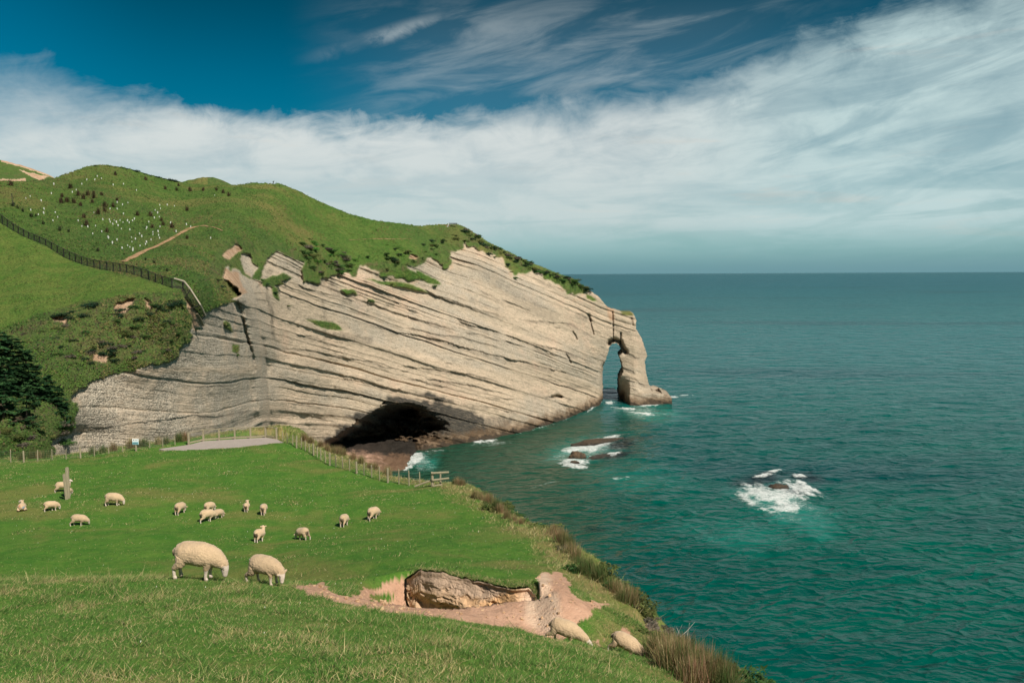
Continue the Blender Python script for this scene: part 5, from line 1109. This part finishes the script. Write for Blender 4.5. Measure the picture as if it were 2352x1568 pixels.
def sheep_mesh(name, pose, seed, dirty=0, marks=None, turn=0.0, vox=.0155):
    rs = np.random.default_rng(seed); mb = MB()
    if pose == 'lie':
        dz = -.27
    else: dz = 0
    bx = [-.575, -.53, -.42, -.25, 0, .2, .35]; bc = [.6, .595, .6, .59, .565, .535, .49]; bz = [.05, .165, .235, .265, .268, .25, .21]; by = [.05, .15, .225, .27, .28, .255, .205]
    if pose == 'graze':
        bx += [.47, .56, .62]; bc += [.41, .35, .31]; bz += [.165, .115, .06]; by += [.145, .105, .055]
        neck = None; hb = np.array([.555, 0, .37]); hd = np.array([.10, math.sin(turn)*.4, -1.0]); 
    elif pose == 'reach':
        bx += [.47, .6, .71, .77]; bc += [.45, .385, .325, .29]; bz += [.19, .155, .125, .07]; by += [.165, .135, .11, .06]
        hb = np.array([.71, 0, .335]); hd = np.array([.78, 0, -.62])
    else:
        bx += [.45, .50]; bc += [.5, .52]; bz += [.15, .06]; by += [.14, .06]
        loft(mb, [(.30, 0, .50+dz), (.42, 0, .66+dz), (.48, 0, .80+dz), (.50, 0, .90+dz)], [(.17, .2), (.13, .14), (.10, .115), (.08, .09)])
        hb = np.array([.46, 0, .90+dz]); hd = np.array([math.cos(turn), math.sin(turn), -.28])
    loft(mb, [(x_, 0, c+dz) for x_, c in zip(bx, bc)], list(zip(by, bz)), 22)
    hd = hd/np.linalg.norm(hd); L = .31
    loft(mb, [hb+hd*L*q for q in (0, .2, .45, .7, .9, 1.0)], [(.07, .075), (.085, .1), (.078, .092), (.058, .068), (.05, .052), (.028, .03)], 14)
    sdv = np.cross(hd, [0, 0, 1.0]); sdv = np.array([0, 1., 0]) if np.linalg.norm(sdv) < .5 else sdv/np.linalg.norm(sdv)
    for e in (-1, 1):
        p = hb+hd*L*.14+sdv*e*.07; upv = np.cross(sdv, hd)
        dre = sdv*e*.9+np.array([0, 0, .12])-hd*.2
        loft(mb, [p, p+dre*.07, p+dre*.14, p+dre*.18], [(.02, .03), (.022, .045), (.02, .036), (.009, .014)], 8)
    feet = []
    if pose == 'lie':
        for e in (-1, 1):
            loft(mb, [(.25, e*.14, .12), (.42, e*.15, .06), (.5, e*.14, .05)], [(.06, .06), (.045, .045), (.035, .035)], 10)
            loft(mb, [(-.42, e*.2, .2), (-.28, e*.26, .1), (-.12, e*.25, .05)], [(.11, .13), (.09, .08), (.04, .04)], 10)
    else:
        o = rs.normal(0, .045, 4)
        for i, e in enumerate((-1, 1)):
            fx = .16+o[i]
            loft(mb, [(.2, e*.12, .42), (fx+.01, e*.115, .3), (fx, e*.11, .17), (fx-.005, e*.11, .06), (fx+.015, e*.11, .012), (fx+.02, e*.11, -.02)], [(.10, .12), (.065, .075), (.038, .04), (.034, .035), (.042, .048), (.038, .044)], 12)
            rx = -.5+(.07 if e > 0 else -.05)+o[i+2]
            loft(mb, [(-.36, e*.13, .5), (-.42+.3*(rx+.5), e*.135, .34), (rx-.025, e*.12, .22), (rx-.01, e*.115, .08), (rx+.012, e*.115, .012), (rx+.015, e*.115, -.02)], [(.12, .17), (.085, .105), (.042, .045), (.034, .036), (.042, .048), (.038, .044)], 12)
    loft(mb, [(-.55, 0, .66+dz), (-.6, 0, .6+dz), (-.615, 0, .5+dz)], [(.045, .045), (.045, .04), (.025, .02)], 8)
    tmp = bpy.data.objects.new('tmp', mb.mesh('tmp', None)); C.objects.link(tmp)
    md = tmp.modifiers.new('r', 'REMESH'); md.mode = 'VOXEL'; md.voxel_size = vox; md.use_smooth_shade = True
    sm = tmp.modifiers.new('s', 'SMOOTH'); sm.factor = .5; sm.iterations = 3
    dg = bpy.context.evaluated_depsgraph_get(); dg.update(); me = bpy.data.meshes.new_from_object(tmp.evaluated_get(dg)); bpy.data.objects.remove(tmp)
    me.name = name
    nv = len(me.vertices); co = np.empty(nv*3, np.float32); me.vertices.foreach_get('co', co); co = co.reshape(-1, 3).astype(float)
    no = np.empty(nv*3, np.float32); me.vertices.foreach_get('normal', no); no = no.reshape(-1, 3)
    hs_ = ((co-hb)@hd)/L; hr = np.linalg.norm(co-hb-np.outer((co-hb)@hd, hd), axis=1)
    head = (hs_ > .1) & (hs_ < 1.4) & (hr < .2)
    if pose == 'up' or pose == 'lie': head &= co[:, 2] > .7+dz
    leg = (co[:, 2] < .235) & (np.abs(co[:, 1]) > .05) & (pose != 'lie') & ~head
    fl = (~head & ~leg).astype(float)
    nz = fbm(co[:, 0]*22+co[:, 2]*9, co[:, 1]*22+co[:, 2]*17, 3, seed)*.006+fbm(co[:, 0]*60, co[:, 1]*50+co[:, 2]*55, 2, seed+1)*.008+fbm(co[:, 0]*5, co[:, 2]*5+co[:, 1]*3, 2, seed+2)*.014
    co2 = co+no*(nz*fl+.004*fl)[:, None]
    col = np.where(fl[:, None] > 0, np.array([[.56, .405, .255]]), np.array([[.68, .575, .5]]))
    col = col*(1+.10*fbm(co[:, 0]*7, co[:, 1]*7+co[:, 2]*6, 3, seed+5))[:, None]
    lowb = sst(.42, .2, co[:, 2]-dz)*fl; col = col*(1-lowb[:, None]*np.array([[.3, .35, .42]]))  # underside shading painted into the fleece colour
    if dirty:
        dm = sst(-.42, -.52, co[:, 0])*sst(.17, .09, np.abs(co[:, 1])+.06*fbm(co[:, 2]*14, co[:, 1]*14, 2, seed+8))*sst(.2+dz, .3+dz, co[:, 2])*sst(.68+dz, .58+dz, co[:, 2])*dirty
        col = col*(1-dm[:, None])+np.array([[.05, .035, .022]])*dm[:, None]
    ey = [hb+hd*L*.36+sdv*e*.078 for e in (-1, 1)]
    for p in ey:
        dme = sst(.026, .012, np.linalg.norm(co-p, axis=1)); col = col*(1-dme[:, None])+np.array([[.015, .012, .01]])*dme[:, None]
    ns = sst(.93, 1.02, hs_)*head; col = col*(1-ns[:, None]*.75)
    hoof = sst(.035, .015, co[:, 2])*(pose != 'lie'); col = col*(1-hoof[:, None]*.55)
    for (mx_, my_, mz_, r_m, cm) in (marks or []):
        d_ = np.linalg.norm(co-np.array([mx_, my_, mz_]), axis=1)+.05*fbm(co[:, 0]*12, co[:, 1]*12, 2, 3); w_ = sst(r_m, r_m*.5, d_)*.8; col = col*(1-w_[:, None])+np.array([cm])*w_[:, None]
    me.vertices.foreach_set('co', co2.astype(np.float32).ravel())
    a_ = me.attributes.new('Col', 'FLOAT_COLOR', 'POINT'); a_.data.foreach_set('color', np.concatenate([col, np.ones((nv, 1))], 1).astype(np.float32).ravel())
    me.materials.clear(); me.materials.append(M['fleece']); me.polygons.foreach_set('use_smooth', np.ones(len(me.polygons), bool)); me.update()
    return me
SM = {'a': sheep_mesh('sheep', 'graze', 1, .6, vox=.0115), 'b': sheep_mesh('sheep', 'graze', 6, .3, turn=-.6, vox=.0115), 'c': sheep_mesh('sheep', 'graze', 3, 1), 'd': sheep_mesh('sheep', 'graze', 8, 1, turn=.8),
      'e': sheep_mesh('sheep', 'graze', 9, 1, marks=[(-.2, .1, .84, .12, (.2, .35, .5))]), 'up': sheep_mesh('sheep', 'up', 12, 1, turn=.9), 'upr': sheep_mesh('sheep', 'up', 14, .3, turn=-.4),
      'reach': sheep_mesh('sheep', 'reach', 21, .3, vox=.013), 'reachb': sheep_mesh('sheep', 'reach', 25, .8, vox=.013),
      'lie': sheep_mesh('sheep', 'lie', 15, 0, turn=1.0, marks=[(-.5, -.12, .3, .13, (.12, .3, .5)), (-.45, .1, .42, .12, (.62, .2, .1))]), 'nod': sheep_mesh('sheep', 'graze', 17, .5)}
flock = [
 ('a', 459, 1331, 131, 0, .89, 'large cream sheep grazing side-on in the near grass, left of its smaller companion'),
 ('b', 615, 1345, 96, -22, .69, 'smaller woolly sheep grazing head down beside the bare soil patch in the near grass'),
 ('reach', 1310, 1497, 0, -48, .6, 'woolly sheep grazing downhill right below the bare earth bank'),
 ('reachb', 1443, 1538, 0, -45, .6, 'pale long-backed sheep nearest the rushes, its face turned down towards them'),
 ('lie', 51, 1171, 0, 118, 0.77, 'sheep lying down with blue and red marks on its rump, farthest left'),
 ('c', 119, 1172, 0, 38, 0.70, 'sheep grazing to the right just below the two upright posts'),
 ('d', 184, 1206, 0, 12, 0.73, 'sheep grazing to the right, lowest of those at the left of the paddock'),
 ('a', 264, 1160, 0, 2, 0.90, 'long sheep grazing side-on in the left of the paddock, alone above pale flowers'),
 ('upr', 147, 1128, 0, 18, 0.81, 'sheep standing behind the two upright posts with its head showing on the right'),
 ('c', 157, 1136, 0, 75, 0.56, 'small sheep half hidden behind the base of the two upright posts'),
 ('c', 415, 1179, 0, 82, 0.81, 'round sheep seen from behind, left of the huddle of three'),
 ('d', 478, 1197, 0, 52, 0.83, 'front sheep of the huddle of three, turned to the right'),
 ('a', 482, 1175, 0, 70, 0.71, 'rear sheep of the huddle of three, only its back showing'),
 ('c', 502, 1190, 0, 66, 0.66, 'small right-hand sheep of the huddle of three, seen from behind'),
 ('up', 567, 1173, 0, 98, 0.61, 'small sheep with raised head turned left, standing left of the blue-marked sheep'),
 ('e', 606, 1180, 0, 98, 0.73, 'sheep seen from behind with a faint blue mark on its back'),
 ('up', 596, 1243, 0, 80, 0.75, 'sheep standing alert with its head up, seen from behind in mid paddock'),
 ('d', 695, 1239, 0, 146, 0.75, 'brownish sheep grazing to the left in mid paddock'),
 ('c', 791, 1207, 0, 84, 0.78, 'round dark-rumped sheep grazing straight away from the viewer near the right fence'),
 ('d', 859, 1191, 0, 62, 0.81, 'sheep grazing with its head down to the right, farthest right on the flat paddock')]
for i, (k, px, py, L, yaw, s_, lab) in enumerate(flock):
    P = near_hit(px, py)[0]
    Yx = {0: 15.9, 1: 16.0, 2: 16.9, 3: 17.3}.get(i)
    if Yx: P = at(px, py, Yx); P[2] = near_z(P[0], P[1])
    a = math.radians(yaw); zz = float(near_z(P[0], P[1])); gx_ = (float(near_z(P[0]+.5*math.cos(a), P[1]+.5*math.sin(a)))-float(near_z(P[0]-.5*math.cos(a), P[1]-.5*math.sin(a))))
    o = thing('sheep', lab, 'sheep', (P[0], P[1], zz+(.045 if i < 2 else -.005)), (0, 0, 0), 'sheep grazing the clifftop paddock', SM[k])
    o.rotation_euler = (0, -math.atan(gx_)*.8, a); o.scale = (s_,)*3
    if i in (2, 3):          # on the steep bank: facing downhill to the right, legs in the long grass
        cxp, cyp = ((1302, 1443), (1442, 1476))[i-2]; s_l = .66*s_; best = None
        for Yt in np.arange(13, 24, .1):
            Pt = at(cxp, cyp, Yt); e_ = abs(float(near_z(Pt[0], Pt[1]))-(Pt[2]-s_l))
            if best is None or e_ < best[0]: best = (e_, Pt, Yt)
        Pt = best[1]; ph_ = (.15, .25)[i-2]; o.rotation_euler = (0, ph_, math.radians((-14, -22)[i-2])); ya_ = math.radians((-14, -22)[i-2])
        o.location = (Pt[0]-.55*s_*math.sin(ph_)*math.cos(ya_), Pt[1]-.55*s_*math.sin(ph_)*math.sin(ya_), Pt[2]-.55*s_*math.cos(ph_)); log('bank sheep', best[0], best[2])
    if Yx: log('near sheep', i, 'foot at', proj(np.array([P[0], P[1], zz])), 'want', px, py)
log('sheep')

# ------------------------------------------------------------------ fences, deck, posts, sign
def on_near(px, py): return near_hit(px, py)[0]
# hill netting fence
tops = [c1(*q) for q in ((-60, 500), (0, 565), (120, 655), (260, 735), (420, 800), (530, 860), (640, 915), (750, 960), (860, 990), (980, 1010), (1100, 1025), (1230, 1045), (1360, 1090), (1480, 1140), (1690, 1185))]
bots = [c1(*q) for q in ((-60, 600), (0, 650), (200, 770), (420, 860), (590, 970), (740, 1030), (920, 1080), (1160, 1110), (1300, 1150), (1480, 1215), (1580, 1250), (1685, 1270))]
tops = np.array(tops); bots = np.array(bots)
fence = thing('netting_fence', 'long dark netting fence curving down the hillside to a pale handrail', 'fence')
pxs = [.25*q for q in (-30, 22, 70, 124, 170, 218, 265, 316, 364, 420, 475, 528, 586, 640, 694, 750, 803, 864, 920, 982, 1042, 1104, 1165, 1232, 1300, 1365, 1430, 1492, 1582, 1680)]
base = np.array([hpos(x_, np.interp(x_, bots[:, 0], bots[:, 1])) for x_ in pxs])
hts = np.array([(np.interp(x_, bots[:, 0], bots[:, 1])-np.interp(x_, tops[:, 0], tops[:, 1])) for x_ in pxs])*base[:, 1]/F
for p, h_ in zip(base, hts):
    MB().tube([p-np.array([0, 0, .4]), p+np.array([0, 0, h_*.5]), p+np.array([0, 0, h_+.05])], [.10, .095, .085], 7).build('post', M['wood_dark'], fence)
vs = np.stack([base, base+np.stack([0*hts, 0*hts, hts], 1)], 1)+np.array([.02, -.12, 0]); m = len(vs); idd = np.arange(2*m).reshape(m, 2)
link('netting', mesh_np('netting', vs.reshape(-1, 3), np.stack([idd[:-1, 0], idd[1:, 0], idd[1:, 1], idd[:-1, 1]], 1), smooth=False, mats=[M['net']]), fence)
mb = MB()
for i in range(m-1): mb.bar(vs[i, 1]+[0, -.05, .0], vs[i+1, 1]+[0, -.05, 0], .09, .08)
mb.build('top_rail', M['wood_dark'], fence)
# pale handrail and steps down the slope
rail = thing('handrail', 'pale handrail dropping steeply from the netting fence to the cliff edge', 'handrail')
rp = [c1(1600, 1160), c1(1690, 1185), c1(1750, 1260), c1(1840, 1400), c1(1890, 1505)]; rb = [c1(1590, 1250), c1(1675, 1275), c1(1690, 1330), c1(1745, 1420), c1(1840, 1530)]
gb = [hpos(*q) for q in rb]; tp_ = [at(q[0], q[1], g[1]-.3) for q, g in zip(rp, gb)]
mb = MB()
for i in range(4): mb.bar(tp_[i], tp_[i+1], .16, .2)
mb.build('rail', M['wood_pale'], rail)
for t_, g in zip(tp_[1:], gb[1:]): MB().bar(g-np.array([0, 0, .4]), t_, .12, .12).build('post', M['wood_dark'], rail)
vs = np.stack([np.array(gb[1:]), np.array(tp_[1:])], 1); idd = np.arange(8).reshape(4, 2)
link('netting', mesh_np('netting', vs.reshape(-1, 3), np.stack([idd[:-1, 0], idd[1:, 0], idd[1:, 1], idd[:-1, 1]], 1), smooth=False, mats=[M['net']]), rail)
mb = MB(); pl = [hpos(*c1(x_, y_)) for x_, y_ in ((1800, 1490), (1835, 1545), (1860, 1600))]
for a_, b_ in zip(pl[:-1], pl[1:]): mb.bar(a_+[0, -.3, .1], b_+[0, -.3, .1], .9, .15)
mb.build('chute', M['wood'], rail)
# paddock wire fences
def wire_fence(label, posts, big, Yhint=None):
    o = thing('wire_fence', label, 'fence'); Pb_ = []
    for i, (px, pt, pb) in enumerate(posts):
        P = on_near(px, pb); h_ = (pb-pt)*P[1]/F; Pb_.append((P, h_)); r = .075 if i in big else .042
        MB().tube([P-np.array([0, 0, .25]), P+np.array([0, 0, h_*.5]), P+np.array([.02*rng.normal(), 0, h_])], [r, r, r*.92], 8).build('post', M['wood'], o)
    mb = MB()
    for (p, h0), (q_, h1) in zip(Pb_[:-1], Pb_[1:]):
        for f_ in (.12, .3, .48, .66, .84): mb.tube([p+[0, -.05, h0*f_], q_+[0, -.05, h1*f_]], [.006, .006], 4, cap=False)
    mb.build('wire', M['wire'], o); return o
lp = [(25, 1031, 1062), (55, 1034, 1062), (87, 1032, 1059), (120, 1030, 1056), (152, 1031, 1054), (185, 1025, 1052), (217, 1021, 1047), (250, 1017, 1042), (282, 1018, 1037), (344, 1011, 1029), (374, 1004, 1025.5), (402, 999, 1021)]
wire_fence('post and wire fence along the far left of the paddock up to the deck', [(-12, 1033, 1063)]+lp, (2, 6))
rpn = [(540, 830, 925), (582, 845, 945), (632, 865, 960), (667, 875, 990), (712, 890, 1000), (747, 915, 1015), (783, 945, 1030), (822, 945, 1055), (857, 975, 1075), (890, 990, 1100), (932, 1015, 1125), (973, 1030, 1150), (1028, 1050, 1165), (1090, 1065, 1180), (1153, 1085, 1200), (1218, 1110, 1225), (1287, 1120, 1240), (1357, 1140, 1260), (1428, 1155, 1285), (1505, 1170, 1310), (1607, 1175, 1320), (1700, 1190, 1335), (1798, 1205, 1310)]
wire_fence('post and wire fence descending on the right from the deck to the timber end rails', [(514.5+.25*a, 781+.25*b, 781+.25*c) for a, b, c in rpn], (3, 7, 11, 15, 19))
# end rails
er = thing('end_rails', 'weathered timber end frame with rails reaching out over the cliff edge', 'rail')
P0_ = on_near(992.5, 1117); Yr = P0_[1]
def ep(x_, y_, dy=0): return at(514.5+.25*x_, 781+.25*y_, Yr+dy)
MB().tube([ep(1914, 1352)-[0, 0, .3], ep(1912, 1210)], [.10, .095], 9).build('post', M['wood'], er)
MB().tube([ep(1987, 1345, .7)-[0, 0, .8], ep(1987, 1207, .7)], [.07, .065], 9).build('post', M['wood'], er)
MB().tube([ep(1905, 1221, -.12), ep(2066, 1212, -.12)], [.075, .07], 9).build('rail', M['wood'], er)
MB().tube([ep(1915, 1286, -.12), ep(2068, 1267, -.12)], [.075, .07], 9).build('rail', M['wood'], er)
MB().tube([ep(1918, 1341, -.12), ep(2006, 1325, -.12)], [.07, .06], 9).build('rail', M['wood'], er)
MB().tube([ep(1905, 1285, .1), ep(1752, 1343, .1)], [.06, .06], 9).build('brace', M['wood'], er)
# deck with railing
dk = thing('viewing_deck', 'grey boarded viewing deck with a wired railing at the far end of the paddock', 'deck')
outl = [(365, 1030.5), (391, 1037.5), (404, 1036.5), (520, 1029), (660.5, 1020), (635, 1008), (610, 1004), (539, 1008), (466.8, 1012.5), (433, 1021)]
tp = np.array([onz(x_, y_, dz) for x_, y_ in outl]); nO = len(tp)
mb = MB(); mb.add(np.concatenate([tp, tp-[0, 0, .5]]), [(k, (k+1) % nO, nO+(k+1) % nO, nO+k) for k in range(nO)])
Vd = np.concatenate(mb.v); dm_ = bpy.data.meshes.new('boards'); dm_.from_pydata([tuple(q_) for q_ in Vd], [], [tuple(range(nO))]+[tuple(f) for f in mb.f[4]]); dm_.materials.append(M['deck']); link('boards', dm_, dk)
dp = [(433, 1020), (466.8, 1012.5), (503, 1010), (539, 1007.5), (575, 1006), (610, 1004), (635, 1008)]
dP = [onz(x_, y_, dz)+np.array([0, .06, 0]) for x_, y_ in dp]
for i, p in enumerate(dP):
    w = .17 if i in (0, 1, 5, 6) else .14
    MB().bar(p-[0, 0, .4], p+[0, 0, 1.16], w, w).build('post', M['wood'], dk)
for p, q_ in zip(dP[:-1], dP[1:]):
    MB().bar(p+[0, -.02, 1.1], q_+[0, -.02, 1.1], .12, .06).build('top_rail', M['wood'], dk)
    MB().bar(p+[0, -.02, .14], q_+[0, -.02, .14], .06, .14).build('bottom_rail', M['wood'], dk)
mb = MB()
for p, q_ in zip(dP[:-1], dP[1:]):
    nb_ = max(3, int(np.linalg.norm(q_-p)/.13))
    for j in range(1, nb_):
        a_ = p+(q_-p)*j/nb_; mb.tube([a_+[0, 0, .2], a_+[0, 0, 1.08]], [.007, .007], 4, cap=False)
mb.build('baluster_wires', M['wire'], dk)['kind'] = 'stuff'
# sign
P = on_near(341*.9177, 1035.5); sg = thing('sign', 'small white and blue sign on a post behind the deck-side grass', 'sign', P)
sg['label'] = 'small white and blue sign on a wooden post among the left fence posts'
k_ = P[1]/F
MB().bar((0, 0, -.25), (0, 0, .95), .13, .1).build('post', M['wood'], sg)
MB().bar((0, -.07, .62), (0, -.07, 1.16), .58, .03, .05).build('panel', M['sign_white'], sg)
MB().bar((0, -.092, .64), (0, -.092, .88), .56, .012, .05).build('blue_field', M['sign_blue'], sg)
mb = MB(); mb.bar((-.15, -.092, 1.0), (-.15, -.092, 1.08), .07, .01, .1); mb.bar((-.06, -.092, 1.03), (.2, -.092, 1.03), .01, .03, .1)
for yy_ in (.72, .79): mb.bar((-.22, -.102, yy_), (.22, -.102, yy_), .008, .025, .1)
mb.build('lettering', M['sign_dark'], sg)
# the two upright posts
P = on_near(157.5, 1144.5)
o = thing('gate_post', 'taller grey square post of the leaning pair standing alone in the paddock', 'post', P); hh_ = 72*P[1]/F
MB().bar((0, 0, -.3), (-3.2*P[1]/F, .15, hh_), .17, .17).build('shaft', M['wood'], o); MB().bar((-3.2*P[1]/F, .15, hh_-.01), (-3.2*P[1]/F, .15, hh_+.03), .15, .15, .3).build('cap', M['wood'], o)
P = on_near(154, 1147)
o = thing('gate_post', 'shorter leaning post in front of the taller one in the paddock', 'post', P); hh_ = 59.5*P[1]/F
MB().bar((0, 0, -.3), (-5*P[1]/F, .05, hh_), .15, .13).build('shaft', M['wood'], o); MB().bar((-5*P[1]/F, .05, hh_-.01), (-5*P[1]/F, .05, hh_+.025), .13, .11, .3).build('cap', M['wood'], o)
# lookout on the crest and marker on the hilltop
lo = thing('lookout', 'tiny lookout with a white stair rail and dark railing on the headland crest', 'lookout')
def lz(x_, y_, Y): return at(1060*.91875+x_*.05469, 540*.91875+y_*.05469, Y)
Yl = 331.
mb = MB(); mb.bar(lz(440, 390, Yl), lz(600, 390, Yl), .3, .35); mb.bar(lz(600, 390, Yl), lz(985, 490, Yl), .3, .4); mb.bar(lz(985, 500, Yl), lz(1035, 300, Yl), .3, .45); mb.build('stair_rail', M['white'], lo)
mb = MB(); mb.bar(lz(1035, 312, Yl), lz(1395, 312, Yl), .25, .3)
for x_ in range(1060, 1400, 55): mb.bar(lz(x_, 312, Yl), lz(x_, 440, Yl), .12, .12)
mb.build('railing', M['wood_dark'], lo)
mb = MB(); mb.bar(lz(600, 400, Yl+.5), lz(980, 440, Yl+.5), .8, 1.2); mb.bar(lz(1000, 470, Yl+.6), lz(1110, 450, Yl+.6), .8, 1.6); mb.build('clay_cutting', M['path'], lo)
Pm = hpos(627, 424.5); mk = thing('marker_post', 'tiny dark leaning marker on the rounded hilltop against the sky', 'post', Pm)
MB().tube([(-.15, 0, -.6), (.05, 0, .45), (.22, 0, 1.0)], [.09, .11, .13], 6).build('shaft', M['wood_dark'], mk); MB().bar((-.1, 0, 1.05), (.5, 0, 1.2), .14, .2).build('crosspiece', M['wood_dark'], mk)
log('built')

# ------------------------------------------------------------------ sky, sun, camera
SUN = np.array([.44, -.55, .71]); SUN /= np.linalg.norm(SUN)
sun_el = math.asin(SUN[2]); sun_rot = math.atan2(SUN[0], SUN[1])
w = bpy.data.worlds.new('World'); scene.world = w; w.use_nodes = True
t = N(w.node_tree); t.n.clear(); wo = t.new('ShaderNodeOutputWorld'); bg = t.new('ShaderNodeBackground'); bg.inputs[1].default_value = .071
skyt = t.new('ShaderNodeTexSky', sky_type='NISHITA'); skyt.sun_disc = False; skyt.sun_elevation = sun_el; skyt.sun_rotation = sun_rot; skyt.air_density = 1.0; skyt.dust_density = .6; skyt.ozone_density = 1.5; skyt.altitude = 60
g = t.new('ShaderNodeTexCoord').outputs['Generated']; sx = t.new('ShaderNodeSeparateXYZ'); t.l.new(g, sx.inputs[0])
DEG = 180/math.pi
az = t.math('MULTIPLY', t.math('ARCTAN2', sx.outputs[0], sx.outputs[1]), DEG); el = t.math('MULTIPLY', t.math('ARCSINE', sx.outputs[2]), DEG)
def comb(a, b, c=0.):
    n_ = t.new('ShaderNodeCombineXYZ'); t.put(n_.inputs[0], a); t.put(n_.inputs[1], b); t.put(n_.inputs[2], c); return n_.outputs[0]
def lin(a, ka, b, kb): return t.math('ADD', t.math('MULTIPLY', a, ka), t.math('MULTIPLY', b, kb))
ca, sa = math.cos(math.radians(10)), math.sin(math.radians(10))
st = comb(lin(az, ca*.06, el, sa*.06), lin(az, -sa*.30, el, ca*.30)); fl = comb(t.math('MULTIPLY', az, .05), t.math('MULTIPLY', el, .42))
iso = comb(t.math('MULTIPLY', az, .22), t.math('MULTIPLY', el, .34))
n_st = t.noise(st, 1.6, 7, .6, .6); n_fl = t.noise(fl, 1.5, 6, .58, .4); n_iso = t.noise(iso, 1.3, 7, .62, .5)
cr = t.new('ShaderNodeFloatCurve'); cv = cr.mapping.curves[0]; t.put(cr.inputs['Value'], t.rng(az, -40, 40, 0, 1, False))
pts = [(-40, 10.6), (-32, 10.6), (-26, 10.5), (-20, 10.4), (-9, 10.4), (-3, 11.0), (3, 11.4), (9, 11.5), (13, 12.3), (17, 13.4), (22, 14.8), (27, 15.8), (33, 16.6), (40, 17.0)]
while len(cv.points) < len(pts): cv.points.new(.5, .5)
for p_, (a_, e_) in zip(cv.points, pts): p_.location = ((a_+40)/80, e_/25)
cr.mapping.update()
eb = t.math('MULTIPLY', cr.outputs[0], 25.)
soft = t.math('ADD', t.rng(az, -33, -20, 1.9, 0), t.rng(az, -8, 6, .85, 1.5))
dd = t.math('SUBTRACT', eb, el)
dd = t.math('ADD', dd, t.math('ADD', t.math('MULTIPLY', t.math('SUBTRACT', n_iso, .5), 3.4), t.math('MULTIPLY', t.math('SUBTRACT', n_st, .5), 2.2)))
den = t.math('DIVIDE', dd, soft); den = t.rng(den, -1.0, 1.6)
# holes and thin places inside the bank, flattening towards the horizon
thin = t.math('MULTIPLY', t.rng(n_st, .3, .56, .7, 1.0), t.rng(n_iso, .3, .55, .78, 1.0)); thin2 = t.rng(n_fl, .36, .52, .6, 1.0)
inner = t.mix(t.rng(el, 4, 9), thin2, thin)
right = t.rng(az, 6, 24)
patch = t.rng(t.noise(comb(t.math('MULTIPLY', az, .11), t.math('MULTIPLY', el, .3), 3.), 1.2, 5, .6, .5), .36, .56, .74, 1.0)
den = t.math('MULTIPLY', t.math('MULTIPLY', den, patch), t.mix(right, t.math('ADD', .25, t.math('MULTIPLY', inner, .72)), inner)); den = t.math('MULTIPLY', den, t.math('SUBTRACT', 1.0, t.math('MULTIPLY', right, t.rng(n_st, .6, .4, 0, .3))))
den = t.math('POWER', den, .66)
# thin veils higher up
veil = t.math('MULTIPLY', t.rng(n_st, .4, .72, 0.05, .34), t.math('MULTIPLY', t.rng(az, -16, -2), t.math('MULTIPLY', t.rng(el, 20, 16), t.rng(az, 26, 12))))
ctr = t.math('SUBTRACT', el, t.math('ADD', 16.0, t.math('MULTIPLY', t.math('ADD', az, 9.), .31)))
ctr = t.math('ADD', ctr, t.math('MULTIPLY', t.math('SUBTRACT', n_iso, .5), .8))
con = t.math('MULTIPLY', t.math('EXPONENT', t.math('MULTIPLY', t.math('MULTIPLY', ctr, ctr), -5.)), t.math('MULTIPLY', t.rng(az, -15.5, -6.5), t.math('MULTIPLY', t.rng(n_iso, .35, .6, .3, 1), t.rng(az, -3.0, -7.5, 0, .42))))
den = t.math('MAXIMUM', den, t.math('MAXIMUM', veil, con))
den = t.math('MULTIPLY', den, t.rng(el, .4, 4.0, .25, 1.0))
tint = t.mix(t.rng(el, 0, 12), (.3, .62, .68), (.0, .36, .43)); tint = t.mix(t.rng(el, 11, 20), tint, (.0, .22, .245))
tint = t.mix(t.rng(az, -22, -34, 0, .45), tint, (.0, .5, .6)); skyc = t.mix(1, skyt.outputs[0], tint, 'MULTIPLY')
cc = t.mix(t.rng(el, 2, 10), (5.3, 6.4, 6.4), (6.7, 7.2, 7.1)); cc = t.mix(right, cc, (5.2, 6.7, 6.75)); cc = t.mix(t.rng(n_fl, .55, .7, 0, .5), cc, (6.9, 6.75, 6.2))
fin = t.mix(den, skyc, cc); fin = t.mix(t.rng(el, -.5, 3.6, .92, 0), fin, t.mix(t.rng(el, 0, 3), (1.5, 3.1, 3.6), (2.6, 5.0, 5.6)))
t.l.new(fin, bg.inputs[0]); t.l.new(bg.outputs[0], wo.inputs[0])
from mathutils import Vector, Matrix
sl_ = bpy.data.lights.new('sun', 'SUN'); sl_.energy = 4.3; sl_.angle = math.radians(.5); sl_.color = (1, .93, .82)
so = bpy.data.objects.new('sun', sl_); C.objects.link(so); so.rotation_euler = Vector(SUN).to_track_quat('Z', 'Y').to_euler(); so.location = (100, -100, 200)
cd = bpy.data.cameras.new('camera'); cd.sensor_width = 36; cd.lens = 28; cd.clip_start = .1; cd.clip_end = 250000
co_ = bpy.data.objects.new('camera', cd); C.objects.link(co_)
Rm = Matrix(((_r[0], _u[0], -_f[0]), (_r[1], _u[1], -_f[1]), (_r[2], _u[2], -_f[2]))); co_.matrix_world = Matrix.Translation(Vector(CAM)) @ Rm.to_4x4()
scene.camera = co_
vs_ = scene.view_settings; vs_.view_transform = 'Standard'; vs_.look = 'None'; vs_.exposure = .5; vs_.gamma = 1
scene.render.engine = 'CYCLES'; scene.cycles.max_bounces = 6; scene.cycles.transparent_max_bounces = 12
log('done')
